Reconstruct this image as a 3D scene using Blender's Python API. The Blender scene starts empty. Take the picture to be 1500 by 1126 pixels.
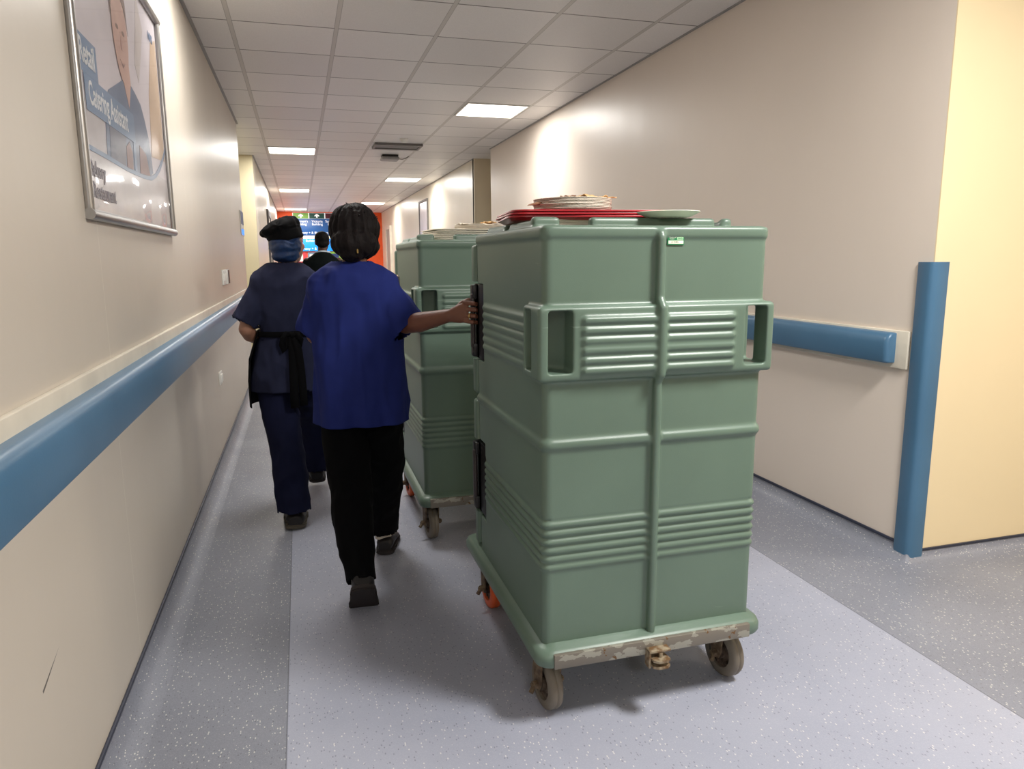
import bpy, bmesh, math, random
from mathutils import Vector, Matrix, Euler, noise
random.seed(7)
PI = math.pi
scene = bpy.context.scene
COL = scene.collection
V = Vector

# ---------------------------------------------------------------- materials
def lin(c):
    return tuple(((v / 255) / 12.92 if v / 255 <= .04045 else ((v / 255 + .055) / 1.055) ** 2.4) for v in c) + (1,)

class NT:
    def __init__(s, name):
        s.m = bpy.data.materials.new(name); s.m.use_nodes = True
        s.t = s.m.node_tree; s.n = s.t.nodes; s.l = s.t.links
        s.b = s.n['Principled BSDF']
        s.co = s.n.new('ShaderNodeTexCoord')
    def link(s, a, b): s.l.new(a, b)
    def val(s, sock, v):
        if hasattr(v, 'type') and hasattr(v, 'is_output'): s.link(v, sock)
        else: sock.default_value = v
    def math(s, op, a, b=0.0, c=0.0):
        n = s.n.new('ShaderNodeMath'); n.operation = op
        for i, v in enumerate((a, b, c)): s.val(n.inputs[i], v)
        return n.outputs[0]
    def noise(s, scale, detail=3, vec=None, stretch=None, rough=.5):
        n = s.n.new('ShaderNodeTexNoise'); n.inputs['Scale'].default_value = scale
        n.inputs['Detail'].default_value = detail; n.inputs['Roughness'].default_value = rough
        v = vec or s.co.outputs['Object']
        if stretch:
            mp = s.n.new('ShaderNodeMapping'); mp.inputs['Scale'].default_value = stretch
            s.link(v, mp.inputs['Vector']); v = mp.outputs[0]
        s.link(v, n.inputs['Vector']); return n.outputs['Fac']
    def voro(s, scale, stretch=None):
        n = s.n.new('ShaderNodeTexVoronoi'); n.inputs['Scale'].default_value = scale
        v = s.co.outputs['Object']
        if stretch:
            mp = s.n.new('ShaderNodeMapping'); mp.inputs['Scale'].default_value = stretch
            s.link(v, mp.inputs['Vector']); v = mp.outputs[0]
        s.link(v, n.inputs['Vector']); return n
    def mix(s, f, a, b):
        n = s.n.new('ShaderNodeMix'); n.data_type = 'RGBA'
        s.val(n.inputs[0], f); s.val(n.inputs[6], a); s.val(n.inputs[7], b)
        return n.outputs[2]
    def ramp(s, f, lo, hi):
        n = s.n.new('ShaderNodeMapRange'); s.val(n.inputs[0], f)
        n.inputs[1].default_value = lo; n.inputs[2].default_value = hi
        return n.outputs[0]
    def xyz(s):
        n = s.n.new('ShaderNodeSeparateXYZ'); s.link(s.co.outputs['Object'], n.inputs[0]); return n.outputs
    def bump(s, h, strength, dist=.01):
        n = s.n.new('ShaderNodeBump'); n.inputs['Strength'].default_value = strength
        n.inputs['Distance'].default_value = dist; s.link(h, n.inputs['Height'])
        s.link(n.outputs[0], s.b.inputs['Normal'])

def M(name, c, rough=.5, metal=0., var=.08, vscale=6, bump=0., bscale=60, bdist=.003, stretch=None, spec=.5, sheen=0.):
    t = NT(name); a = lin(c)
    d = tuple(x * (1 - var) for x in a[:3]) + (1,); e = tuple(min(1, x * (1 + var)) for x in a[:3]) + (1,)
    f = t.ramp(t.noise(vscale, 3), .35, .65)
    t.link(t.mix(f, d, e), t.b.inputs['Base Color'])
    t.b.inputs['Roughness'].default_value = rough; t.b.inputs['Metallic'].default_value = metal
    t.b.inputs['Specular IOR Level'].default_value = spec
    if sheen: t.b.inputs['Sheen Weight'].default_value = sheen
    if bump: t.bump(t.noise(bscale, 3, stretch=stretch), bump, bdist)
    return t.m

def emit(name, c, s):
    t = NT(name); t.b.inputs['Base Color'].default_value = lin(c)
    t.b.inputs['Emission Color'].default_value = lin(c); t.b.inputs['Emission Strength'].default_value = s
    return t.m

def wall_mat(name, c, seams=(), axis=1, rough=.4, scuff=None):
    t = NT(name); a = lin(c); o = t.xyz()
    f = t.ramp(t.noise(1.1, 4), .3, .7)
    col = t.mix(f, tuple(x * .95 for x in a[:3]) + (1,), a)
    sm = None
    for y in seams:
        k = t.math('LESS_THAN', t.math('ABSOLUTE', t.math('SUBTRACT', o[axis], y)), .0018)
        sm = k if sm is None else t.math('MAXIMUM', sm, k)
    if sm is not None: col = t.mix(t.math('MULTIPLY', sm, .6), col, lin((228, 222, 205)))
    if scuff:
        (y0, z0), (y1, z1) = scuff
        L = math.hypot(y1 - y0, z1 - z0); ux, uz = (y1 - y0) / L, (z1 - z0) / L
        dy = t.math('SUBTRACT', o[1], y0); dz = t.math('SUBTRACT', o[2], z0)
        al = t.math('ADD', t.math('MULTIPLY', dy, ux), t.math('MULTIPLY', dz, uz))
        pe = t.math('ABSOLUTE', t.math('SUBTRACT', t.math('MULTIPLY', dy, uz), t.math('MULTIPLY', dz, ux)))
        wdt = t.math('MULTIPLY', t.math('SUBTRACT', 1.0, t.math('DIVIDE', al, L)), .004)
        k = t.math('MULTIPLY', t.math('LESS_THAN', pe, wdt), t.math('GREATER_THAN', al, 0.0))
        col = t.mix(t.math('MULTIPLY', k, .85), col, lin((50, 45, 40)))
    t.link(col, t.b.inputs['Base Color'])
    t.b.inputs['Roughness'].default_value = rough
    h = t.noise(3.2, 3, stretch=(1, 1, .25))
    h2 = t.noise(90, 2)
    hh = t.math('ADD', h, t.math('MULTIPLY', h2, .03))
    t.bump(hh, .35, .012)
    return t.m

def floor_mat():
    t = NT('vinyl_floor'); o = t.xyz(); x = o[0]
    mid = t.math('MULTIPLY', t.math('GREATER_THAN', x, -.112), t.math('LESS_THAN', x, 2.06))
    big = t.ramp(t.noise(1.6, 4), .3, .7)
    side = t.mix(big, lin((117, 120, 131)), lin((132, 135, 146)))
    mida = t.mix(big, lin((150, 154, 170)), lin((164, 167, 182)))
    col = t.mix(mid, side, mida)
    v = t.voro(130, (1, .55, 1)); rnd = t.n.new('ShaderNodeSeparateColor'); t.link(v.outputs['Color'], rnd.inputs[0])
    near = t.math('LESS_THAN', v.outputs['Distance'], .27)
    wf = t.math('MULTIPLY', near, t.math('GREATER_THAN', rnd.outputs[0], t.math('ADD', .73, t.math('MULTIPLY', mid, .09))))
    df = t.math('MULTIPLY', near, t.math('LESS_THAN', rnd.outputs[0], .2))
    col = t.mix(t.math('MULTIPLY', wf, .62), col, lin((225, 222, 214)))
    col = t.mix(t.math('MULTIPLY', df, .45), col, lin((72, 72, 80)))
    v2 = t.voro(420)
    r2 = t.n.new('ShaderNodeSeparateColor'); t.link(v2.outputs['Color'], r2.inputs[0])
    col = t.mix(t.math('MULTIPLY', t.math('SUBTRACT', r2.outputs[1], .5), .22), col, lin((205, 205, 210)))
    seam = t.math('MAXIMUM', t.math('LESS_THAN', t.math('ABSOLUTE', t.math('ADD', x, .112)), .0022),
                  t.math('LESS_THAN', t.math('ABSOLUTE', t.math('SUBTRACT', x, 2.06)), .0022))
    col = t.mix(t.math('MULTIPLY', seam, .55), col, lin((60, 62, 72)))
    t.link(col, t.b.inputs['Base Color'])
    t.link(t.ramp(t.noise(2.2, 4), -1.2, 2.4), t.b.inputs['Roughness'])
    t.bump(t.math('ADD', t.noise(260, 2), t.math('MULTIPLY', t.noise(7, 2), 2.0)), .10, .004)
    return t.m

TILE = .664; CX0 = -.343; CY0 = 7.2; CZ = 2.91
def ceiling_mat():
    t = NT('ceiling_tiles'); o = t.xyz()
    fx = t.math('DIVIDE', t.math('SUBTRACT', o[0], CX0), TILE); fy = t.math('DIVIDE', t.math('SUBTRACT', o[1], CY0), TILE)
    ax = t.math('ABSOLUTE', t.math('SUBTRACT', t.math('FRACT', t.math('ADD', fx, .5)), .5))
    ay = t.math('ABSOLUTE', t.math('SUBTRACT', t.math('FRACT', t.math('ADD', fy, .5)), .5))
    wn = t.n.new('ShaderNodeTexWhiteNoise'); wn.noise_dimensions = '2D'
    cb = t.n.new('ShaderNodeCombineXYZ'); t.link(t.math('FLOOR', fx), cb.inputs[0]); t.link(t.math('FLOOR', fy), cb.inputs[1])
    t.link(cb.outputs[0], wn.inputs['Vector'])
    col = t.mix(wn.outputs['Value'], lin((222, 219, 216)), lin((234, 231, 228)))
    sp = t.ramp(t.noise(160, 2), .3, .62)
    col = t.mix(t.math('MULTIPLY', t.math('SUBTRACT', 1.0, sp), .12), col, lin((150, 148, 145)))
    bx = t.math('LESS_THAN', ax, .0195); ex = t.math('MULTIPLY', t.math('LESS_THAN', ax, .0235), t.math('GREATER_THAN', ax, .0185))
    by = t.math('LESS_THAN', ay, .0100)
    col = t.mix(t.math('MULTIPLY', by, .9), col, lin((70, 64, 58)))
    col = t.mix(bx, col, lin((196, 192, 186)))
    col = t.mix(t.math('MULTIPLY', ex, .6), col, lin((92, 86, 80)))
    t.link(col, t.b.inputs['Base Color']); t.b.inputs['Roughness'].default_value = .45
    t.bump(t.math('SUBTRACT', t.noise(200, 2), t.math('MULTIPLY', t.math('MAXIMUM', by, ex), 2.0)), .15, .003)
    return t.m

def metal_strip_mat():
    t = NT('worn_metal_strip')
    f = t.math('GREATER_THAN', t.noise(14, 5, stretch=(1, 1, 2)), .57)
    g = t.math('GREATER_THAN', t.noise(30, 5), .68)
    col = t.mix(f, lin((126, 120, 110)), lin((160, 158, 146)))
    col = t.mix(g, col, lin((112, 82, 50)))
    t.link(col, t.b.inputs['Base Color']); t.b.inputs['Metallic'].default_value = .35; t.b.inputs['Roughness'].default_value = .5
    t.bump(t.noise(40, 4), .2, .002)
    return t.m

def rust_mat(name, a, b):
    t = NT(name)
    t.link(t.mix(t.ramp(t.noise(45, 5), .4, .6), lin(a), lin(b)), t.b.inputs['Base Color'])
    t.b.inputs['Roughness'].default_value = .6; t.b.inputs['Metallic'].default_value = .3
    t.bump(t.noise(120, 3), .25, .002)
    return t.m

def plastic_mat():
    t = NT('green_moulded_plastic'); a = lin((97, 117, 103))
    f = t.ramp(t.noise(3, 4), .3, .7)
    col = t.mix(f, tuple(x * .94 for x in a[:3]) + (1,), tuple(x * 1.05 for x in a[:3]) + (1,))
    sc = t.math('GREATER_THAN', t.noise(5, 6, stretch=(.35, .35, 6)), .735)
    col = t.mix(t.math('MULTIPLY', sc, .22), col, lin((175, 195, 178)))
    t.link(col, t.b.inputs['Base Color']); t.b.inputs['Roughness'].default_value = .36
    t.bump(t.noise(420, 2), .12, .002)
    return t.m

def hair_mat(name, c):
    t = NT(name); a = lin(c)
    w = t.noise(90, 4, stretch=(1, 1, .3))
    t.link(t.mix(w, tuple(x * .45 for x in a[:3]) + (1,), tuple(x * 1.7 for x in a[:3]) + (1,)), t.b.inputs['Base Color'])
    t.b.inputs['Roughness'].default_value = .65; t.b.inputs['Specular IOR Level'].default_value = .15; t.bump(w, .8, .008)
    return t.m

MAT = dict(
    green=plastic_mat(), black=M('black_plastic', (22, 20, 20), .4), handle=M('dark_brown_grip', (50, 42, 42), .38),
    strip=metal_strip_mat(), rust=rust_mat('rusty_steel', (88, 72, 56), (126, 108, 86)), brass=rust_mat('rusty_hitch', (112, 84, 54), (158, 146, 124)),
    tyre=M('grey_brown_tyre', (114, 106, 94), .55, bump=.15, bscale=25), hub=rust_mat('wheel_hub', (62, 48, 38), (104, 90, 76)), orange_t=M('orange_tyre', (214, 92, 40), .45),
    rail=M('blue_rail_vinyl', (72, 110, 140), .34, var=.05, vscale=3, bump=.04, bscale=150), backing=M('cream_backing_board', (214, 206, 190), .4),
    white=M('white_plastic', (232, 230, 224), .4), offwhite=M('cream_paper', (226, 218, 200), .6, var=.06, vscale=30), beige=M('beige_tray', (214, 206, 188), .45),
    red=M('red_tray', (168, 20, 34), .3, var=.06), plate=M('paper_plate', (226, 218, 206), .6, var=.05, vscale=40), china=M('white_china', (250, 246, 228), .25),
    kraft=M('tan_paper', (222, 180, 128), .7, var=.15, vscale=30), twig=M('brown_paper', (150, 110, 84), .7),
    alu=M('brushed_aluminium', (172, 170, 168), .33, metal=.85, var=.04), darkgap=M('dark_gap', (34, 32, 30), .6),
    grey=M('grey_plastic', (150, 148, 146), .45), dgrey=M('dark_grey_metal', (110, 106, 102), .5),
    cap=M('black_cotton', (13, 13, 15), .85, spec=.12, bump=.2, bscale=300), snood=M('blue_snood', (13, 46, 90), .55, bump=.4, bscale=160, var=.2, vscale=60),
    bluecloth=M('blue_tunic_cloth', (34, 44, 104), .85, spec=.12, var=.07, vscale=12, bump=.15, bscale=400),
    navycloth=M('navy_tunic_cloth', (40, 43, 64), .9, spec=.12, var=.08, vscale=12, bump=.15, bscale=400),
    navytrs=M('navy_trouser_cloth', (23, 26, 50), .9, spec=.12, var=.1, vscale=10, bump=.15, bscale=400),
    blacktrs=M('black_trouser_cloth', (6, 6, 8), .92, spec=.12, var=.1, bump=.15, bscale=400), apron=M('black_apron_cloth', (9, 9, 11), .9, spec=.12, bump=.15, bscale=400),
    jacket=M('dark_jacket_cloth', (15, 21, 22), .85, spec=.12, bump=.15, bscale=300), shoe=M('black_shoe', (24, 21, 22), .5, bump=.2, bscale=90),
    sole=M('dark_brown_sole', (44, 38, 38), .7, bump=.3, bscale=120), solegrey=M('grey_sole', (92, 86, 74), .7), sock=M('white_sock', (206, 196, 180), .8),
    skin_d=M('dark_skin', (112, 70, 52), .5, var=.06, vscale=20, bump=.12, bscale=140, bdist=.002), skin_l=M('tan_skin', (176, 128, 104), .5, var=.05, vscale=20, bump=.1, bscale=140, bdist=.002),
    skin_m=M('brown_skin', (92, 60, 50), .5, var=.06, vscale=20), hair=hair_mat('black_brown_hair', (21, 16, 16)), hair2=hair_mat('short_black_hair', (16, 13, 14)),
    eye=M('eye_white', (225, 220, 214), .2), iris=M('dark_iris', (36, 24, 18), .2), lip_d=M('dark_lips', (106, 56, 52), .45), lip_l=M('rose_lips', (168, 100, 92), .45), gold=M('gold_metal', (190, 160, 100), .3, metal=.9),
    lanyard=M('lanyard_ribbon', (200, 214, 226), .6), floor=floor_mat(), ceiling=ceiling_mat(),
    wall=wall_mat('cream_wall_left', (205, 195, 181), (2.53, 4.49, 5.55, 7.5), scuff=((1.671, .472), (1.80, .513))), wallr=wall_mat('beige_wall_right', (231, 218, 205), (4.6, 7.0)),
    wallfar=wall_mat('cream_wall_far', (222, 212, 192), (13, 15, 17, 19), rough=.36), wallside=wall_mat('yellow_cream_wall', (236, 216, 176), rough=.5), wallret=wall_mat('cream_return', (224, 212, 178), rough=.5),
    walldark=wall_mat('taupe_return', (226, 212, 184), rough=.6), orange=M('orange_paint', (236, 88, 22), .5, var=.04), cove=M('grey_vinyl_cove', (98, 98, 106), .38, var=.1, vscale=120),
    covecap=M('dark_cove_cap', (46, 50, 66), .45), doorgrey=M('grey_door', (160, 154, 140), .5), frame=M('dark_door_frame', (104, 98, 98), .5),
    lamp=emit('lit_diffuser', (255, 250, 238), 5.0), signblue=M('sign_blue', (28, 84, 150), .4, var=.02), brightblue=emit('lit_blue_sign', (20, 130, 240), .9),
    lime=M('sign_lime', (120, 172, 56), .4, var=.02), dkgreen=M('sign_dark_green', (18, 74, 62), .4, var=.02), maroon=M('sign_maroon', (84, 18, 40), .4, var=.02), signwhite=emit('sign_white', (245, 245, 245), .35),
    litwhite=emit('lit_white_panel', (255, 248, 226), .9), pred=M('poster_red', (200, 60, 70), .5), pgreen=M('poster_green', (150, 200, 70), .5), pgrey=M('poster_grey', (120, 140, 160), .5), dkblue=M('poster_dark_blue', (40, 64, 120), .5),
    p_bg=M('poster_pale_lilac', (230, 222, 228), .25, var=.06, vscale=3), p_low=M('poster_lower_grey', (216, 210, 212), .2, var=.05), p_box=M('poster_blue_box', (136, 158, 188), .25, var=.03), p_shirt=M('poster_slate_shirt', (124, 138, 164), .25, var=.08, vscale=8),  # poster colours lightened, pale haze over the print is put into them
    p_skin=M('poster_hazed_skin', (220, 184, 172), .25, var=.06, vscale=8), p_hair=M('poster_hazed_hair', (150, 128, 120), .25), p_dark=M('poster_dark_grey', (118, 120, 136), .25), p_tan=M('poster_tan', (222, 196, 172), .25, var=.06), p_text=M('poster_grey_text', (142, 138, 148), .4), p_white=M('poster_white_text', (232, 232, 234), .3), p_pale=M('poster_pale_stripe', (216, 206, 204), .25), p_brown=M('poster_brown', (158, 126, 124), .3), p_eye=M('poster_face_shadow', (168, 130, 122), .3),  # skin, hair and other poster tones paled by the same painted-in haze
    sgreen=M('sticker_green', (36, 120, 76), .4), swhite=M('sticker_white', (226, 232, 214), .4), sink=M('sticker_ink', (110, 100, 84), .5), spale=M('sticker_pale_green', (170, 214, 170), .4),
)

# ---------------------------------------------------------------- mesh helpers
def fin(bm):
    bmesh.ops.recalc_face_normals(bm, faces=bm.faces[:]); return bm

def obj(name, bm, mat, parent=None, smooth=True, angle=40, origin=None, mats=None):
    me = bpy.data.meshes.new(name)
    if isinstance(bm, bpy.types.Mesh): me = bm
    else:
        bm.to_mesh(me); bm.free()
    o = bpy.data.objects.new(name, me); COL.objects.link(o)
    me.materials.clear()
    for m in ([mat] if mats is None else mats): me.materials.append(MAT[m] if isinstance(m, str) else m)
    if smooth:
        me.polygons.foreach_set('use_smooth', [True] * len(me.polygons))
        if angle: me.set_sharp_from_angle(angle=math.radians(angle))
    if parent is not None:
        o.parent = parent
        o.matrix_parent_inverse = Matrix.Translation(parent.location).inverted() if PARENT_WORLD[0] else Matrix()
    return o
PARENT_WORLD = [False]   # True: child meshes are modelled in world coordinates

def tag(o, label=None, cat=None, group=None, kind=None):
    for k, v in (('label', label), ('category', cat), ('group', group), ('kind', kind)):
        if v: o[k] = v
    return o

def thing(name, label, cat, loc=(0, 0, 0), group=None, rot=0):
    o = bpy.data.objects.new(name, None); COL.objects.link(o); o.location = loc; o.rotation_euler = (0, 0, rot)
    o.empty_display_size = .1
    return tag(o, label, cat, group)

def box(bm, x0, x1, y0, y1, z0, z1, bev=0., seg=2):
    r = bmesh.ops.create_cube(bm, size=1)
    for v in r['verts']:
        v.co = V(((x0 + x1) / 2 + v.co.x * (x1 - x0), (y0 + y1) / 2 + v.co.y * (y1 - y0), (z0 + z1) / 2 + v.co.z * (z1 - z0)))
    if bev:
        es = list({e for v in r['verts'] for e in v.link_edges})
        bmesh.ops.bevel(bm, geom=es, offset=bev, segments=seg, affect='EDGES', profile=.5)
    return bm

def B(*a, **k): return box(bmesh.new(), *a, **k)

def cyl(bm, p0, p1, r0, r1=None, n=20):
    p0, p1 = V(p0), V(p1); d = p1 - p0
    q = d.to_track_quat('Z', 'Y').to_matrix().to_4x4()
    bmesh.ops.create_cone(bm, cap_ends=True, segments=n, radius1=r0, radius2=r0 if r1 is None else r1, depth=d.length,
                          matrix=Matrix.Translation((p0 + p1) / 2) @ q)
    return bm

def ell(bm, c, r, rot=(0, 0, 0), u=20, v=14):
    m = Matrix.Translation(c) @ Euler(rot).to_matrix().to_4x4() @ Matrix.Diagonal((*r, 1))
    bmesh.ops.create_uvsphere(bm, u_segments=u, v_segments=v, radius=1, matrix=m); return bm

def loft(bm, rings, cap=True, closed=False):
    vs = [[bm.verts.new(p) for p in r] for r in rings]; n = len(vs[0]); k = len(vs)
    for i in range(k if closed else k - 1):
        for j in range(n):
            a, b = vs[i], vs[(i + 1) % k]
            bm.faces.new((a[j], a[(j + 1) % n], b[(j + 1) % n], b[j]))
    if cap and not closed: bm.faces.new(vs[0][::-1]); bm.faces.new(vs[-1])
    return bm

def rrect(cx, cy, w, d, r, z, n=5):
    pts = []
    for (sx, sy, a0) in ((1, 1, 0), (-1, 1, 90), (-1, -1, 180), (1, -1, 270)):
        for i in range(n + 1):
            a = math.radians(a0 + 90 * i / n)
            pts.append(V((cx + sx * (w / 2 - r) + r * math.cos(a), cy + sy * (d / 2 - r) + r * math.sin(a), z)))
    return pts

def ering(c, rx, ry, yaw=0, n=32, e=2.3):
    c = V(c); out = []
    for i in range(n):
        t = 2 * PI * i / n; x = math.copysign(abs(math.cos(t)) ** (2 / e), math.cos(t)) * rx; y = math.copysign(abs(math.sin(t)) ** (2 / e), math.sin(t)) * ry
        out.append(c + V((x * math.cos(yaw) - y * math.sin(yaw), x * math.sin(yaw) + y * math.cos(yaw), 0)))
    return out

def tube(bm, pts, rad, n=16, cap=True, ref=(0, 0, 1)):
    pts = [V(p) for p in pts]; rings = []; u = None
    for i, p in enumerate(pts):
        d = (pts[min(i + 1, len(pts) - 1)] - pts[max(i - 1, 0)]).normalized()
        if u is None:
            u = V(ref) - d * d.dot(V(ref))
            if u.length < .05: u = V((1, 0, 0)) - d * d.x
        else: u = u - d * d.dot(u)
        u.normalize(); w = d.cross(u)
        r = rad[i] if isinstance(rad, (list, tuple)) else rad
        ra, rb = r if isinstance(r, tuple) else (r, r)
        rings.append([p + u * ra * math.cos(2 * PI * j / n) + w * rb * math.sin(2 * PI * j / n) for j in range(n)])
    return loft(bm, rings, cap)

def prism(bm, poly, axis, a, b):
    """extrude 2-D polygon; axis 'z': (x,y), 'y': (x,z), 'x': (y,z)"""
    f = {'z': lambda p, h: V((p[0], p[1], h)), 'y': lambda p, h: V((p[0], h, p[1])), 'x': lambda p, h: V((h, p[0], p[1]))}[axis]
    return loft(bm, [[f(p, a) for p in poly], [f(p, b) for p in poly]])

def evald(bm, setup):
    me = bpy.data.meshes.new('tmp'); bm.to_mesh(me); bm.free()
    o = bpy.data.objects.new('tmp', me); COL.objects.link(o); setup(o)
    dg = bpy.context.evaluated_depsgraph_get(); dg.update()
    m2 = bpy.data.meshes.new_from_object(o.evaluated_get(dg))
    bpy.data.objects.remove(o); bpy.data.meshes.remove(me)
    b2 = bmesh.new(); b2.from_mesh(m2); bpy.data.meshes.remove(m2)
    return b2

def remesh(bm, vox, smooth=3, fac=.5):
    fin(bm)
    def s(o):
        m = o.modifiers.new('r', 'REMESH'); m.mode = 'VOXEL'; m.voxel_size = vox; m.adaptivity = 0
        if smooth:
            m = o.modifiers.new('s', 'SMOOTH'); m.factor = fac; m.iterations = smooth
    return evald(bm, s)

def cut(bm, cutter):
    me = bpy.data.meshes.new('c'); fin(cutter); cutter.to_mesh(me); cutter.free()
    c = bpy.data.objects.new('c', me); COL.objects.link(c)
    def s(o):
        m = o.modifiers.new('b', 'BOOLEAN'); m.operation = 'DIFFERENCE'; m.object = c; m.solver = 'EXACT'
    r = evald(bm, s); bpy.data.objects.remove(c); return r

def solid(bm, th):
    def s(o):
        m = o.modifiers.new('so', 'SOLIDIFY'); m.thickness = th; m.offset = -1
    return evald(bm, s)

def decimate(bm, ratio):
    def s(o):
        m = o.modifiers.new('d', 'DECIMATE'); m.ratio = ratio
    return evald(bm, s)

def displace(bm, fn):
    bm.normal_update()
    for v, d in [(v, fn(v.co)) for v in bm.verts]:
        v.co += v.normal * d if not isinstance(d, Vector) else d
    return bm

def open_faces(bm, pred):
    bm.normal_update()
    fs = [f for f in bm.faces if pred(f.calc_center_median(), f.normal)]
    bmesh.ops.delete(bm, geom=fs, context='FACES')
    # drop loose bits, keep the largest island
    return bm

def text(body, size, mat, parent, mtx, name='lettering', align='LEFT', depth=.0006, spacing=1.0, sx=1.0, bold=.0):
    cu = bpy.data.curves.new('t', 'FONT'); cu.body = body; cu.size = size; cu.align_x = align; cu.extrude = depth; cu.space_line = spacing; cu.offset = bold * size
    o = bpy.data.objects.new('t', cu); COL.objects.link(o)
    dg = bpy.context.evaluated_depsgraph_get(); dg.update()
    me = bpy.data.meshes.new_from_object(o.evaluated_get(dg)); bpy.data.objects.remove(o)
    me.transform(mtx @ Matrix.Diagonal((sx, 1, 1, 1)))
    return obj(name, me, mat, parent, smooth=False)

def M_left(y, z, x):   # flat things on the left wall: text x -> +Y, text y -> +Z, normal +X
    return Matrix(((0, 0, 1, x), (1, 0, 0, y), (0, 1, 0, z), (0, 0, 0, 1)))
def M_front(x, z, y):  # flat things facing the camera: normal -Y
    return Matrix(((1, 0, 0, x), (0, 0, -1, y), (0, 1, 0, z), (0, 0, 0, 1)))

def copy_tree(o, parent=None):
    c = o.copy(); COL.objects.link(c)
    if parent is not None:
        c.parent = parent; c.matrix_parent_inverse = o.matrix_parent_inverse.copy()
    for ch in list(o.children): copy_tree(ch, c)
    return c

# ---------------------------------------------------------------- setting
XL, XR, YE = -.59, 2.634, 24.0
def st(name, bm, mat, **k): return tag(obj(name, bm, mat, smooth=False, **k), kind='structure')
st('floor', B(-3, 8, -7, 25, -.1, 0), 'floor')
st('ceiling', B(-3, 8, -7, 25, CZ, CZ + .1), 'ceiling')
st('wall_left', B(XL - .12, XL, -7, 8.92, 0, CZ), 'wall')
st('wall_left_recess', B(-1.9, -1.8, 8.8, 11.43, 0, CZ), 'wallret')
st('wall_left_return', B(-2.0, -.569, 11.43, 11.55, 0, CZ), 'wallret')
st('wall_left_far', B(-.689, -.569, 11.5, YE, 0, CZ), 'wallfar')
YC = 2.515
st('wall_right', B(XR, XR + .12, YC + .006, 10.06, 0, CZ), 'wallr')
st('wall_right_return', B(2.634, 4.2, 11.05, 11.17, 0, CZ), 'walldark')
st('wall_right_recess', B(4.1, 4.2, 9.9, 11.1, 0, CZ), 'walldark')
st('wall_right_far', B(2.634, 2.754, 11.1, YE, 0, CZ), 'wallfar')
st('wall_side_corridor', B(XR, 7.9, YC, YC + .006, 0, CZ), 'wallside')
st('wall_side_near', B(XR, 7.9, -2.1, -2.0, 0, CZ), 'wallside')
st('wall_side_end', B(7.8, 7.9, -2.0, 2.6, 0, CZ), 'wallside')
st('wall_right_behind', B(XR, XR + .12, -7, -2.1, 0, CZ), 'wallr')
st('wall_left_recess_near', B(-1.9, XL - .12, 8.80, 8.92, 0, CZ), 'wallret')
st('wall_right_recess_near', B(XR + .12, 4.2, 9.94, 10.06, 0, CZ), 'walldark')
st('wall_back', B(-1, 3, -7, -6.9, 0, CZ), 'wall')
st('wall_end', B(-.7, 2.8, YE, YE + .1, 0, CZ), 'orange')

COVE = [(0, 0), (.092, 0), (.064, .0028), (.042, .009), (.026, .021), (.014, .038), (.007, .056), (.005, .072), (0, .072)]
def cove(name, x, s, y0, y1):
    prof = COVE
    o = st(name, prism(bmesh.new(), [(x + s * a, z) for a, z in prof], 'y', y0, y1), 'floor')
    o.data.polygons.foreach_set('use_smooth', [True] * len(o.data.polygons)); o.data.set_sharp_from_angle(angle=.7)
    c = obj('cap_strip', B(min(x, x + s * .009), max(x, x + s * .009), y0, y1, .072, .086, bev=.002), 'covecap', o); return o
cove('baseboard_left', XL, 1, -7, 8.92)
cove('baseboard_left_far', -.569, 1, 11.43, YE)
cove('baseboard_right', XR, -1, YC, 10.06)
cove('baseboard_right_far', XR, -1, 11.05, YE)
g = prism(bmesh.new(), [(YC - a, z * .75) for a, z in COVE], 'x', XR, 7.8)
loft(g, [[V((XR + a * math.cos(t_), YC + a * math.sin(t_), z * (1 - .25 * k / 10))) for a, z in COVE] for k, t_ in [(k, PI + PI / 2 * k / 10) for k in range(11)]])
bs = st('baseboard_side', g, 'floor'); bs.data.polygons.foreach_set('use_smooth', [True] * len(bs.data.polygons)); bs.data.set_sharp_from_angle(angle=.7)
obj('cap_strip', B(XR + .05, 7.8, YC - .009, YC, .052, .062), 'covecap', bs)
# ceiling edge angle trims
st('trim_left', B(XL, XL + .022, -7, 8.92, CZ - .004, CZ), 'grey')
st('trim_right', B(XR - .022, XR, YC, 10.06, CZ - .004, CZ), 'grey')
st('trim_left_far', B(-.569, -.547, 11.43, YE, CZ - .004, CZ), 'grey')
st('trim_right_far', B(XR - .022, XR, 11.05, YE, CZ - .004, CZ), 'grey')

# doors along the far corridor
d1 = st('door_1', B(-.569, -.552, 15.6, 16.6, 0, 2.3), 'doorgrey')
f = bmesh.new(); box(f, -.569, -.53, 15.45, 15.6, 0, 2.42); box(f, -.569, -.53, 16.6, 16.75, 0, 2.42); box(f, -.569, -.53, 15.6, 16.6, 2.3, 2.42)
obj('door_frame', f, 'frame', d1, smooth=False); obj('door_handle', B(-.552, -.52, 15.7, 15.82, 1.0, 1.03, bev=.006), 'alu', d1)
d2 = st('door_2', B(2.60, XR, 21.6, 22.5, 0, 2.3), 'doorgrey')
f = bmesh.new(); box(f, 2.575, XR, 21.5, 21.6, 0, 2.4); box(f, 2.575, XR, 22.5, 22.6, 0, 2.4); box(f, 2.575, XR, 21.6, 22.5, 2.3, 2.4)
obj('door_frame', f, 'backing', d2, smooth=False); obj('door_handle', B(2.565, 2.6, 21.7, 21.82, 1.0, 1.03, bev=.006), 'alu', d2)

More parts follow.
